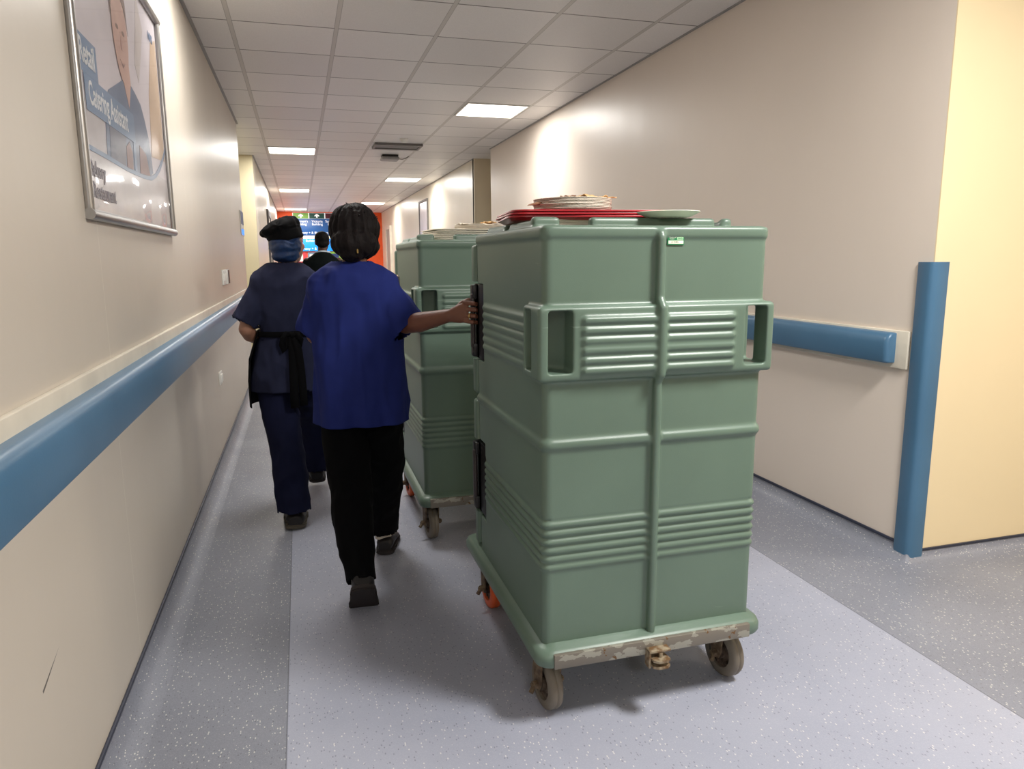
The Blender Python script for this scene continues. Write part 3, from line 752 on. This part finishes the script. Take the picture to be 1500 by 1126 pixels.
# ---------------------------------------------------------------- people
PARENT_WORLD[0] = True
def fold(seed, amp, fx=9, fz=2.2, pleat=0.0, zt=1.15, zb=.72, cx=0, cy=0):
    def fn(p):
        q = V((p.x * fx, p.y * fx, p.z * fz + seed)); n = noise.noise(q); m = noise.noise(q * 1.9 + V((4, 2, seed)))
        d = amp * (.45 * n + .35 * (.35 - abs(m) * 1.6) + .18 * noise.noise(q * 3.7))
        if pleat:
            w_ = min(1, max(0, (zt - p.z) / (zt - zb))); a = math.atan2(p.x - cx, -(p.y - cy))
            d += pleat * w_ * math.sin(a * 8 + 3.2 * noise.noise(V((a, p.z * 1.5, seed))) + p.z * 2)
        return d
    return fn

def hand(bm, wrist, knuckle_c, side_v, palm_n, fingers, thumb, s=1.0):
    """palm as a flattened loft; fingers = list of joint lists; side_v points from index to little finger"""
    W, K = V(wrist), V(knuckle_c); sv = V(side_v).normalized(); pn = V(palm_n).normalized()
    d = (K - W)
    rings = []
    for t, wd, th in ((0, .024, .021), (.3, .031, .019), (.65, .038, .017), (1.0, .039, .013)):
        c = W + d * t; rings.append([c + sv * math.cos(2 * PI * i / 16) * wd * s + pn * math.sin(2 * PI * i / 16) * th * s for i in range(16)])
    loft(bm, rings)
    for pts, r in fingers:
        P = [V(p) for p in pts]; tube(bm, P, [r, r * .98, r * .9, r * .78][:len(P)], 12)
        for p, q in zip(P, [r, r, r * .92, r * .8]): ell(bm, p, (q, q, q), u=12, v=8)
    P = [V(p) for p in thumb]; tube(bm, P, [.014 * s, .012 * s, .0105 * s, .008 * s][:len(P)], 12)
    for p, q in zip(P, [.014, .012, .0105, .0085]): ell(bm, p, (q * s,) * 3, u=12, v=8)

def relaxed_hand(bm, W, d, side, pn, s=1.0):
    W = V(W); d = V(d).normalized(); sd = V(side).normalized(); pn = V(pn).normalized(); K = W + d * .085 * s
    fs = []
    for i, (o, L) in enumerate(((-.028, .066), (-.009, .074), (.010, .068), (.028, .052))):
        a = K + sd * o * s - d * .01; c = a + d * L * .5 * s + pn * .012; e = c + d * L * .3 * s + pn * .022; f_ = e + d * .012 + pn * .018
        fs.append(((a, c, e, f_), .0085 * s))
    th = [W + d * .022 - sd * .022 * s, W + d * .05 - sd * .042 * s + pn * .012, W + d * .075 - sd * .046 * s + pn * .022, W + d * .092 - sd * .042 * s + pn * .03]
    hand(bm, W, K, sd, pn, fs, th, s)

def head(bm, c, yaw):
    """head mass: cranium, face, jaw, nose, lips, ears, brow; c = centre, face towards +Y before yaw"""
    Rz = Matrix.Rotation(yaw, 3, 'Z'); c = V(c)
    def e(p, r, rot=(0, 0, 0)): ell(bm, c + Rz @ V(p), r, (rot[0], rot[1], rot[2] + yaw))
    e((0, -.012, .030), (.074, .094, .084)); e((0, .030, -.030), (.060, .066, .078)); e((0, .050, -.075), (.038, .042, .034))
    e((0, .095, -.022), (.010, .016, .012)); e((0, .088, -.002), (.0075, .013, .028), (-.3, 0, 0)); e((-.011, .088, -.027), (.0085, .010, .0075)); e((.011, .088, -.027), (.0085, .010, .0075))
    e((0, .084, -.054), (.024, .012, .007)); e((0, .082, -.065), (.021, .012, .008))
    for s in (-1, 1):
        e((s * .030, .078, .029), (.021, .009, .007)); e((s * .030, .0745, .010), (.018, .014, .013)); e((s * .074, -.006, -.008), (.009, .020, .032), (0, s * .15, s * -.35)); e((s * .040, .060, -.018), (.022, .022, .022))
def eyes(par, c, yaw, lip=None):
    Rz = Matrix.Rotation(yaw, 3, 'Z'); c = V(c)
    for s in (-1, 1):
        g = bmesh.new(); ell(g, c + Rz @ V((s * .030, .0795, .010)), (.0125, .0115, .0062), u=14, v=10); e_ = obj('eye', g, 'eye', par)
        g = bmesh.new(); ell(g, c + Rz @ V((s * .030, .0885, .010)), (.0052, .0035, .0054), u=12, v=8); obj('iris', g, 'iris', e_)
        g = bmesh.new(); tube(g, [c + Rz @ V((s * q, yy, zz)) for q, yy, zz in ((.014, .088, .036), (.028, .0885, .041), (.043, .079, .037))], [(.0022, .003)] * 3, 8); obj('eyebrow', g, 'hair2', par)
    g = bmesh.new(); tube(g, [c + Rz @ V((q, yy, zz)) for q, yy, zz in ((-.024, .084, -.058), (-.010, .0955, -.0545), (0, .097, -.056), (.010, .0955, -.0545), (.024, .084, -.058))], [(.0012, .002), (.0042, .004), (.0038, .004), (.0042, .004), (.0012, .002)], 10)
    tube(g, [c + Rz @ V((q, yy, zz)) for q, yy, zz in ((-.023, .084, -.0595), (-.008, .0945, -.0635), (.008, .0945, -.0635), (.023, .084, -.0595))], [(.0012, .002), (.0048, .004), (.0048, .004), (.0012, .002)], 10); obj('lips', g, lip or 'lip_d', par)

def shoe(par, heel, yaw, pitch, L=.245, sole='sole', ws=1.0):
    """foot frame: heel at origin, toe +Y; pitch lifts the heel about the ball"""
    g = bmesh.new()
    prof = [(-.006, .026, .040, .068), (.02, .033, .046, .085), (.07, .034, .040, .082), (.12, .038, .032, .060), (.17, .043, .027, .046), (.21, .040, .022, .036), (L - .012, .026, .014, .026)]
    rings = []
    for y_, w_, hh, top in prof:
        rings.append([V((w_ * ws * math.cos(2 * PI * i / 20), y_, .012 + max(0, (top - .012)) * (.5 + .5 * math.sin(2 * PI * i / 20)))) for i in range(20)])
    loft(g, rings); g = remesh(g, .006, 3)
    s_ = bmesh.new()
    out = [(.0, -.014), (.02, -.011), (.034, .004), (.038, .05), (.035, .10), (.044, .16), (.044, .20), (.03, L - .004), (.0, L + .004)]
    out = [(a * ws, b) for a, b in out]; poly = out + [(-a, b) for a, b in out[-2:0:-1]]
    prism(s_, poly, 'z', 0, .022); bmesh.ops.bevel(s_, geom=[e for e in s_.edges if abs(e.verts[0].co.z - e.verts[1].co.z) < 1e-6], offset=.005, segments=2, affect='EDGES')
    m = Matrix.Translation(heel) @ Matrix.Rotation(yaw, 4, 'Z') @ Matrix.Rotation(-pitch, 4, 'X')
    for b in (g, s_): bmesh.ops.transform(b, matrix=m, verts=b.verts[:])
    o = obj('shoe', g, 'shoe', par); obj('shoe_sole', s_, sole, o, angle=35); return o

def limb(bm, pts, rads, n=16):
    # add interpolated points so joints bend smoothly
    tube(bm, pts, rads, n)
    for p, r in zip(pts, rads): ell(bm, p, ((r if not isinstance(r, tuple) else min(r)),) * 3, u=14, v=10)

def torso(bm, rings, n=32): loft(bm, [ering((x, y_, z), rx, ry, yw, n) for x, y_, z, rx, ry, yw in rings])

def garment(bm, vox, preds, seed, amp, th=.004, smooth=4, fx=9, fz=2.2, **kw):
    bm = remesh(bm, vox, smooth)
    displace(bm, fold(seed, amp, fx, fz, **kw))
    for p in preds: open_faces(bm, p)
    return solid(bm, th)

def below(z): return lambda c, n: c.z < z
def sleeve_end(p, d, R=.11, tol=-.03):
    p = V(p); d = V(d).normalized()
    return lambda c, n: (c - p).dot(d) > tol and (c - p).length < R and n.dot(d) > .78

# ---- woman in blue tunic pushing the near cart
hb = (.225, 3.085, 1.500)
bm = bmesh.new()
torso(bm, [(.215, 3.05, .80, .14, .10, 0), (.215, 3.05, .90, .155, .115, 0), (.214, 3.045, 1.05, .135, .10, 0), (.212, 3.04, 1.2, .145, .10, 0), (.212, 3.04, 1.29, .145, .085, 0), (.215, 3.04, 1.335, .10, .065, 0), (.217, 3.045, 1.37, .052, .052, 0)])
tube(bm, [(.216, 3.04, 1.33), (.222, 3.06, 1.45)], [.052, .048])
head(bm, hb, -.35)
limb(bm, [(.320, 3.040, 1.285), (.37, 3.00, 1.21), (.408, 2.975, 1.140)], [.045, .043, .040])
limb(bm, [(.408, 2.975, 1.140), (.455, 2.90, 1.152), (.548, 2.765, 1.186)], [.040, .041, .026])
limb(bm, [(.11, 3.045, 1.285), (.05, 3.07, 1.10)], [.045, .04]); limb(bm, [(.05, 3.07, 1.10), (.07, 3.17, 1.10), (.11, 3.30, 1.12)], [.04, .04, .026])
relaxed_hand(bm, (.11, 3.30, 1.12), (.3, .9, .1), (0, .1, -1), (.9, -.3, 0))
limb(bm, [(.138, 3.05, .84), (.155, 3.03, .46), (.172, 2.79, .17)], [.075, .052, .034]); limb(bm, [(.292, 3.05, .84), (.31, 3.22, .47), (.322, 3.385, .10)], [.075, .052, .034])
limb(bm, [(.172, 2.79, .17), (.168, 2.80, .10), (.165, 2.86, .04)], [.034, .03, .02]); limb(bm, [(.322, 3.385, .10), (.325, 3.42, .06), (.335, 3.52, .04)], [.034, .032, .022])
# gripping hand: bar of the latch is at x~.636, y 2.705..2.735
fs = []
for z, L in ((1.239, 0), (1.215, .004), (1.191, .001), (1.168, -.006)):
    fs.append((((.601, 2.713, z), (.632 + L, 2.686, z - .004), (.655 + L * .5, 2.700, z - .008), (.656, 2.722, z - .010)), .0086))
hand(bm, (.548, 2.765, 1.186), (.606, 2.716, 1.200), (.05, .02, -1), (.55, .8, .0), fs, [(.575, 2.765, 1.205), (.602, 2.765, 1.232), (.626, 2.756, 1.244), (.648, 2.748, 1.244)])
bm = remesh(bm, .0040, 2, .4)
p1 = obj('person', bm, 'skin_d', origin=None, angle=None)
def rebase(o, loc):
    loc = V(loc); o.data.transform(Matrix.Translation(-loc)); o.location = loc
rebase(p1, (.22, 3.05, 0))
tag(p1, 'person in royal blue tunic and black trousers pushing the near cart by its latch', 'person', 'staff walking down the corridor')
# tunic
bm = bmesh.new()
torso(bm, [(.222, 3.05, .66, .200, .158, 0), (.222, 3.05, .74, .200, .158, 0), (.222, 3.048, .90, .197, .152, 0), (.218, 3.043, 1.05, .186, .132, 0), (.214, 3.038, 1.20, .183, .125, 0), (.210, 3.035, 1.28, .188, .116, 0), (.209, 3.035, 1.325, .182, .104, 0), (.209, 3.035, 1.352, .160, .094, 0), (.212, 3.04, 1.376, .118, .082, 0), (.217, 3.045, 1.396, .074, .068, 0), (.22, 3.05, 1.415, .064, .062, 0)])
SR0, SR1 = V((.30, 3.04, 1.285)), V((.428, 2.975, 1.122))
tube(bm, [SR0, SR0.lerp(SR1, .45), SR1], [(.085, .085), (.080, .082), (.082, .090)], 20)
SL0, SL1 = V((.115, 3.04, 1.285)), V((.032, 3.085, 1.10))
tube(bm, [SL0, SL0.lerp(SL1, .5), SL1], [(.08, .075), (.073, .07), (.072, .066)], 20)
preds = [below(.735), lambda c, n: c.z > 1.396, sleeve_end(SR1, SR1 - SR0), sleeve_end(SL1, SL1 - SL0)]
tun = obj('tunic', garment(bm, .008, preds, 1.7, .034, fx=7, fz=2.4, pleat=.006, cx=.216, cy=3.05), 'bluecloth', p1, angle=None)
# trousers
bm = bmesh.new()
torso(bm, [(.218, 3.05, 1.0, .15, .12, 0), (.218, 3.05, .9, .155, .115, 0), (.218, 3.055, .80, .160, .118, 0), (.218, 3.06, .74, .15, .112, 0)])
tube(bm, [(.142, 3.05, .86), (.145, 3.05, .72), (.158, 3.03, .48), (.166, 2.90, .31), (.172, 2.775, .13)], [(.088, .096), (.096, .100), (.093, .096), (.084, .078), (.062, .064)], 24, ref=(1, 0, 0))
tube(bm, [(.292, 3.06, .86), (.302, 3.09, .72), (.312, 3.21, .48), (.312, 3.31, .30), (.318, 3.385, .085)], [(.088, .096), (.100, .102), (.098, .100), (.088, .088), (.072, .076)], 24, ref=(1, 0, 0))
tr_ = garment(bm, .008, [sleeve_end((.172, 2.775, .13), (.0, -.6, -.8), .10), lambda c, n: c.z < .105 and c.y > 3.1, lambda c, n: c.z > .99], 5.2, .026, fx=6, fz=4)
obj('trousers', tr_, 'blacktrs', p1, angle=None)
shoe(p1, (.172, 2.700, .128), -.06, .83, ws=1.38)
shoe(p1, (.322, 3.325, .003), -.22, .0, ws=1.25)
for x, y_, z0, z1 in ((.172, 2.785, .10, .19), (.322, 3.375, .07, .13)):
    g = bmesh.new(); tube(g, [(x - .001, y_, z0), (x, y_ + .004, z1)], [.040, .040], 18); obj('sock', g, 'sock', p1)
# hair: large braided mass gathered low
bm = bmesh.new()
ell(bm, (.224, 3.055, 1.530), (.101, .118, .100)); ell(bm, (.213, 2.985, 1.470), (.090, .070, .064)); ell(bm, (.206, 2.975, 1.432), (.056, .045, .036)); ell(bm, (.235, 3.06, 1.46), (.088, .075, .06))
bm = remesh(bm, .005, 2)
def braid(p):
    q = p - V((.215, 3.04, 1.50)); a = math.atan2(q.x, -q.y + 1e-6); 
    return .0030 * math.sin(a * 17 + 2.5 * noise.noise(p * 8)) * (1 if q.z > -.03 else .5) + .0035 * noise.noise(p * 34) + .004 * noise.noise(p * 12)
displace(bm, braid); displace(bm, lambda p:   .005 * noise.noise(p * 15 + V((3, 1, 2))))
hr_ = obj('hair', bm, 'hair', p1, angle=None)
g = bmesh.new()
for i in range(34):   # loose short tufts on the crown
    a = random.uniform(-2.6, 2.6); el = random.uniform(.3, 1.5)
    d = V((math.sin(a) * math.cos(el), -math.cos(a) * math.cos(el), math.sin(el)))
    b = V((.224, 3.055, 1.530)) + V((d.x * .100, d.y * .116, d.z * .099)); t1 = V((random.uniform(-1, 1), random.uniform(-1, 1), random.uniform(-.6, .4))) * .006
    tube(g, [b - d * .006, b + d * .001 + t1 * .6, b + d * .001 + t1 * 1.4], [.003, .0024, .0006], 6)
tag(obj('loose_tufts', g, 'hair', hr_), kind='stuff')
g = bmesh.new(); cyl(g, (.223, 2.926, 1.428), (.222, 2.926, 1.444), .0035, n=10); obj('hair_cuff', g, 'gold', hr_)
eyes(p1, hb, -.35)
g = bmesh.new()   # ring on the gripping hand
bmesh.ops.create_cone(g, cap_ends=False, segments=20, radius1=.0112, radius2=.0112, depth=.005, matrix=Matrix.Translation((.619, 2.698, 1.188)) @ V((.030, -.026, -.004)).to_track_quat('Z', 'Y').to_matrix().to_4x4())
obj('finger_ring', solid(g, .0012), 'gold', p1)

# ---- person in navy uniform with black cap and apron
hn = (-.052, 4.13, 1.495)
bm = bmesh.new()
torso(bm, [(-.085, 4.11, .80, .14, .10, 0), (-.085, 4.11, .92, .15, .115, 0), (-.08, 4.10, 1.03, .122, .095, 0), (-.075, 4.095, 1.2, .14, .095, 0), (-.072, 4.09, 1.28, .145, .085, 0), (-.068, 4.095, 1.33, .10, .065, 0), (-.062, 4.10, 1.37, .052, .052, 0)])
tube(bm, [(-.065, 4.095, 1.33), (-.056, 4.115, 1.45)], [.052, .048])
head(bm, hn, -.55)
limb(bm, [(-.185, 4.09, 1.275), (-.25, 4.075, 1.16), (-.288, 4.06, 1.045)], [.045, .043, .04]); limb(bm, [(-.288, 4.06, 1.045), (-.275, 4.12, 1.01), (-.225, 4.26, .955)], [.04, .04, .026])
relaxed_hand(bm, (-.225, 4.26, .955), (.35, .9, -.15), (.1, .15, -1), (1, -.3, 0), .95)
limb(bm, [(.04, 4.09, 1.275), (.10, 4.08, 1.16), (.13, 4.07, 1.045)], [.045, .043, .04]); limb(bm, [(.13, 4.07, 1.045), (.12, 4.14, 1.02), (.07, 4.28, .985)], [.04, .04, .026])
relaxed_hand(bm, (.07, 4.28, .985), (-.35, .9, -.1), (-.1, .15, -1), (-1, -.3, 0), .95)
limb(bm, [(-.16, 4.11, .84), (-.125, 4.03, .46), (-.092, 3.86, .09)], [.075, .052, .034]); limb(bm, [(-.005, 4.11, .84), (.025, 4.36, .48), (.035, 4.54, .12)], [.075, .052, .034])
limb(bm, [(-.092, 3.86, .09), (-.092, 3.90, .05), (-.092, 3.99, .035)], [.034, .03, .022]); limb(bm, [(.035, 4.54, .12), (.037, 4.58, .08), (.04, 4.66, .07)], [.034, .03, .022])
p2 = obj('person', remesh(bm, .0052, 3, .45), 'skin_l', angle=None); rebase(p2, (-.07, 4.10, 0))
tag(p2, 'person in navy uniform with black cap, blue snood and black apron, seen from behind', 'person', 'staff walking down the corridor')
bm = bmesh.new()
torso(bm, [(-.085, 4.11, .66, .203, .160, 0), (-.085, 4.11, .76, .203, .160, 0), (-.088, 4.11, .88, .188, .150, 0), (-.085, 4.105, .96, .165, .132, 0), (-.080, 4.10, 1.015, .143, .112, 0), (-.078, 4.095, 1.07, .150, .118, 0), (-.075, 4.09, 1.17, .168, .122, 0), (-.075, 4.085, 1.27, .188, .114, 0), (-.075, 4.085, 1.315, .182, .102, 0), (-.073, 4.085, 1.345, .158, .092, 0), (-.068, 4.09, 1.370, .114, .08, 0), (-.062, 4.095, 1.390, .072, .067, 0), (-.059, 4.10, 1.408, .064, .064, 0)])
NL0, NL1 = V((-.165, 4.088, 1.285)), V((-.300, 4.062, 1.075)); NR0, NR1 = V((.02, 4.088, 1.285)), V((.15, 4.065, 1.085))
for a, b in ((NL0, NL1), (NR0, NR1)): tube(bm, [a, a.lerp(b, .5), b], [(.08, .078), (.074, .076), (.072, .080)], 20)
tun2 = obj('tunic', garment(bm, .008, [below(.712), lambda c, n: c.z > 1.392, sleeve_end(NL1, NL1 - NL0), sleeve_end(NR1, NR1 - NR0)], 3.3, .028, fx=7, fz=3.0, pleat=.004, cx=-.08, cy=4.1), 'navycloth', p2, angle=None)
bm = bmesh.new()
torso(bm, [(-.085, 4.11, 1.0, .14, .12, 0), (-.085, 4.11, .9, .150, .112, 0), (-.085, 4.11, .80, .162, .120, 0), (-.085, 4.11, .73, .15, .115, 0)])
tube(bm, [(-.165, 4.11, .86), (-.158, 4.10, .72), (-.130, 4.03, .47), (-.110, 3.94, .26), (-.095, 3.865, .055)], [(.086, .096), (.096, .104), (.092, .10), (.088, .094), (.088, .092)], 24, ref=(1, 0, 0))
tube(bm, [(-.005, 4.12, .86), (.002, 4.17, .72), (.028, 4.36, .48), (.034, 4.46, .30), (.040, 4.54, .09)], [(.086, .096), (.096, .104), (.092, .10), (.088, .094), (.088, .092)], 24, ref=(1, 0, 0))
obj('trousers', garment(bm, .008, [lambda c, n: c.z < .088 and c.y < 4.2, lambda c, n: c.z < .125 and c.y > 4.2, lambda c, n: c.z > .99], 8.1, .030, fx=6, fz=3.5), 'navytrs', p2, angle=None)
shoe(p2, (-.092, 3.805, .003), .0, .0, sole='solegrey', ws=1.5); shoe(p2, (.036, 4.49, .04), .0, -.15, ws=1.4)
# apron: front panel, waist band, strings
def arc_panel(a0, a1, rows, n=40):
    g = bmesh.new(); rings = []
    for (x, y_, z, rx, ry) in rows:
        r = []
        for i in range(n + 1):
            t = a0 + (a1 - a0) * i / n; e = 2.3
            r.append(V((x + math.copysign(abs(math.cos(t)) ** (2 / e), math.cos(t)) * rx, y_ + math.copysign(abs(math.sin(t)) ** (2 / e), math.sin(t)) * ry, z)))
        rings.append([g.verts.new(p) for p in r])
    for a, b in zip(rings, rings[1:]):
        for i in range(n): g.faces.new((a[i], a[i + 1], b[i + 1], b[i]))
    return solid(g, .003)
ap = obj('apron', arc_panel(math.radians(-22), math.radians(202), [(-.085, 4.11, .62, .216, .176), (-.085, 4.11, .76, .216, .174), (-.088, 4.11, .88, .202, .164), (-.085, 4.105, .96, .178, .146), (-.080, 4.10, 1.035, .156, .126)]), 'apron', p2, angle=None)
obj('waist_tie', arc_panel(0, 2 * PI, [(-.080, 4.10, 1.003, .158, .130), (-.080, 4.10, 1.018, .156, .128), (-.080, 4.10, 1.033, .158, .128)], 60), 'apron', ap, angle=None)
def ribbon(pts, w, th=.003):
    g = bmesh.new(); P = [V(p) for p in pts]; rings = []
    for i, p in enumerate(P):
        d = (P[min(i + 1, len(P) - 1)] - P[max(i - 1, 0)]).normalized(); s = d.cross(V((0, 1, 0)));
        s = s.normalized() if s.length > .1 else V((1, 0, 0)); nrm = s.cross(d)
        rings.append([p + s * w + nrm * th, p - s * w + nrm * th, p - s * w - nrm * th, p + s * w - nrm * th])
    return loft(g, rings)
yk = 3.965
obj('string_loop', ribbon([(-.06, yk - .004, 1.018), (-.085, yk - .02, 1.025), (-.105, yk - .018, 1.0), (-.112, yk - .014, .965), (-.103, yk - .010, .930), (-.092, yk - .008, .95), (-.078, yk - .006, .99), (-.06, yk, 1.015)], .013), 'apron', ap, angle=None)
obj('string_loop', ribbon([(-.05, yk - .004, 1.018), (-.03, yk - .02, 1.022), (-.012, yk - .016, .99), (-.016, yk - .01, .955), (-.034, yk - .004, .985), (-.05, yk, 1.012)], .013), 'apron', ap, angle=None)
obj('string_tail', ribbon([(-.058, yk - .006, 1.02), (-.058, yk - .014, .93), (-.06, yk - .030, .82), (-.062, yk - .036, .70), (-.062, yk - .038, .63)], .022), 'apron', ap, angle=None)
obj('string_tail', ribbon([(-.05, yk - .008, 1.02), (-.028, yk - .016, .93), (-.02, yk - .030, .82), (-.016, yk - .038, .70), (-.016, yk - .038, .64)], .020), 'apron', ap, angle=None)
obj('tie_knot', ell(bmesh.new(), (-.055, yk - .008, 1.016), (.018, .012, .016)), 'apron', ap)
# snood and cap
bm = bmesh.new(); ell(bm, (-.066, 4.085, 1.478), (.083, .098, .070)); ell(bm, (-.066, 4.07, 1.428), (.072, .075, .040)); ell(bm, (-.060, 4.11, 1.53), (.082, .10, .06))
bm = remesh(bm, .006, 3); displace(bm, lambda p: .0025 * math.sin(p.z * 160 + 5 * noise.noise(p * 14)) + .004 * noise.noise(p * 22))
obj('snood', bm, 'snood', p2, angle=None)
bm = bmesh.new(); tilt = -.34
T = Matrix.Translation((-.060, 4.105, 1.528)) @ Euler((-.06, tilt, 0)).to_matrix().to_4x4()
b1 = bmesh.new()
loft(b1, [ering((0, 0, -.030), .088, .106, 0, 40, 2), ering((0, 0, -.002), .090, .110, 0, 40, 2), ering((-.004, 0, .028), .098, .114, 0, 40, 2), ering((-.012, 0, .048), .106, .120, 0, 40, 2), ering((-.012, 0, .062), .104, .118, 0, 40, 2), ering((.0, 0, .080), .084, .100, 0, 40, 2), ering((.006, 0, .090), .055, .07, 0, 40, 2), ering((.008, 0, .094), .02, .03, 0, 40, 2)])
bmesh.ops.transform(b1, matrix=T, verts=b1.verts[:]); b1 = remesh(b1, .005, 3)
kn = T @ V((-.018, -.115, .052))
def capfold(p):
    q = T.inverted() @ p; a = math.atan2(q.x, -q.y)
    d = (p - kn).length; ang = math.atan2((p - kn).z, (p - kn).x)
    return .004 * math.sin(ang * 5 + .6) * math.exp(-(d / .05) ** 2) + .008 * math.exp(-(d / .011) ** 2) + (.003 * math.sin(a * 11) + .005 * noise.noise(p * 18)) * (1 if q.z > .035 else .2) - (.003 if abs(q.z - .024) < .004 else 0)
displace(b1, capfold)
obj('cap', b1, 'cap', p2, angle=None)
eyes(p2, hn, -.55, 'lip_l')

# ---- distant man in dark jacket
hm = (.262, 8.55, 1.605)
bm = bmesh.new()
torso(bm, [(.26, 8.5, .84, .14, .10, 0), (.26, 8.5, 1.0, .14, .11, 0), (.26, 8.5, 1.2, .15, .11, 0), (.26, 8.5, 1.38, .165, .10, 0), (.26, 8.5, 1.44, .11, .08, 0), (.26, 8.505, 1.475, .056, .056, 0)])
tube(bm, [(.26, 8.5, 1.43), (.262, 8.53, 1.56)], [.055, .05]); head(bm, hm, -.3)
for s in (-1, 1):
    limb(bm, [(.26 + s * .17, 8.5, 1.385), (.26 + s * .215, 8.47, 1.12), (.26 + s * .205, 8.58, .89)], [.05, .042, .028])
    relaxed_hand(bm, (.26 + s * .205, 8.58, .89), (0, .25, -1), (0, 1, .2), (-s, 0, 0))
    limb(bm, [(.26 + s * .085, 8.5, .88), (.26 + s * .09, 8.5 + s * .12, .48), (.26 + s * .09, 8.5 + s * .14, .09)], [.08, .055, .036]); limb(bm, [(.26 + s * .09, 8.5 + s * .14, .09), (.26 + s * .09, 8.62 + s * .14, .035)], [.034, .024])
p3 = obj('person', remesh(bm, .007, 2, .45), 'skin_m', angle=None); rebase(p3, (.26, 8.5, 0))
tag(p3, 'distant person with short black hair in a dark jacket walking ahead of the others', 'person', 'staff walking down the corridor')
bm = bmesh.new()
torso(bm, [(.26, 8.5, .78, .19, .145, 0), (.26, 8.5, 1.0, .18, .14, 0), (.26, 8.5, 1.25, .19, .14, 0), (.26, 8.495, 1.38, .195, .125, 0), (.26, 8.495, 1.43, .16, .105, 0), (.26, 8.50, 1.475, .095, .08, 0), (.26, 8.505, 1.51, .066, .066, 0)])
for s in (-1, 1): tube(bm, [(.26 + s * .14, 8.5, 1.38), (.26 + s * .20, 8.485, 1.25), (.26 + s * .225, 8.47, 1.12), (.26 + s * .21, 8.56, .91)], [.078, .07, .062, .05], 18)
obj('jacket', garment(bm, .01, [lambda c, n: c.z < .80 and abs(c.x - .26) < .19, lambda c, n: c.z > 1.495], 2.2, .014), 'jacket', p3, angle=None)
bm = bmesh.new(); torso(bm, [(.26, 8.5, 1.0, .15, .12, 0), (.26, 8.5, .82, .165, .13, 0)])
for s in (-1, 1): tube(bm, [(.26 + s * .085, 8.5, .9), (.26 + s * .09, 8.5 + s * .05, .72), (.26 + s * .09, 8.5 + s * .12, .48), (.26 + s * .09, 8.5 + s * .14, .06)], [.09, .09, .078, .07], 20)
obj('trousers', garment(bm, .01, [below(.07)], 4.4, .005), 'blacktrs', p3, angle=None)
for s in (-1, 1): shoe(p3, (.26 + s * .09, 8.44 + s * .14, .003), 0, 0)
bm = bmesh.new(); ell(bm, (.262, 8.525, 1.645), (.083, .100, .083)); ell(bm, (.262, 8.49, 1.59), (.072, .062, .05))
bm = remesh(bm, .007, 2); displace(bm, lambda p: .003 * noise.noise(p * 40)); obj('hair', bm, 'hair2', p3, angle=None)
g = bmesh.new(); tube(g, [V((.26 + .085 * math.sin(a), 8.505 - .082 * math.cos(a), 1.505 - .02 * (1 - math.cos(a)))) for a in [(-110 + 220 * i / 20) * PI / 180 for i in range(21)]], [(.009, .003)] * 21, 8)
obj('lanyard', g, 'lanyard', p3); eyes(p3, hm, -.3)
PARENT_WORLD[0] = False

# ---------------------------------------------------------------- camera, world, view
F_, YAW, PIT, ROL = 1054.47, .282571, .172056, -.0070761
cy, sy, cp, sp = math.cos(YAW), math.sin(YAW), math.cos(PIT), math.sin(PIT)
f = V((sy * cp, cy * cp, -sp)); r = V((cy, -sy, 0)); u = r.cross(f)
c, s = math.cos(ROL), math.sin(ROL)
r2 = c * r + s * u; u2 = -s * r + c * u
cam = bpy.data.cameras.new('camera'); cam.sensor_fit = 'HORIZONTAL'; cam.sensor_width = 36; cam.lens = F_ / 1500 * 36
cam.clip_start = .05; cam.clip_end = 100
co = bpy.data.objects.new('camera', cam); COL.objects.link(co)
co.matrix_world = Matrix(((r2.x, u2.x, -f.x, 0), (r2.y, u2.y, -f.y, 0), (r2.z, u2.z, -f.z, 1.40), (0, 0, 0, 1)))
scene.camera = co
w = bpy.data.worlds.new('world'); scene.world = w; w.use_nodes = True
w.node_tree.nodes['Background'].inputs[0].default_value = (.9, .95, 1, 1); w.node_tree.nodes['Background'].inputs[1].default_value = .1
scene.view_settings.view_transform = 'Standard'; scene.view_settings.look = 'None'; scene.view_settings.exposure = .2
scene.cycles.use_denoising = True; scene.cycles.max_bounces = 8; scene.cycles.diffuse_bounces = 5; scene.cycles.sample_clamp_indirect = 6
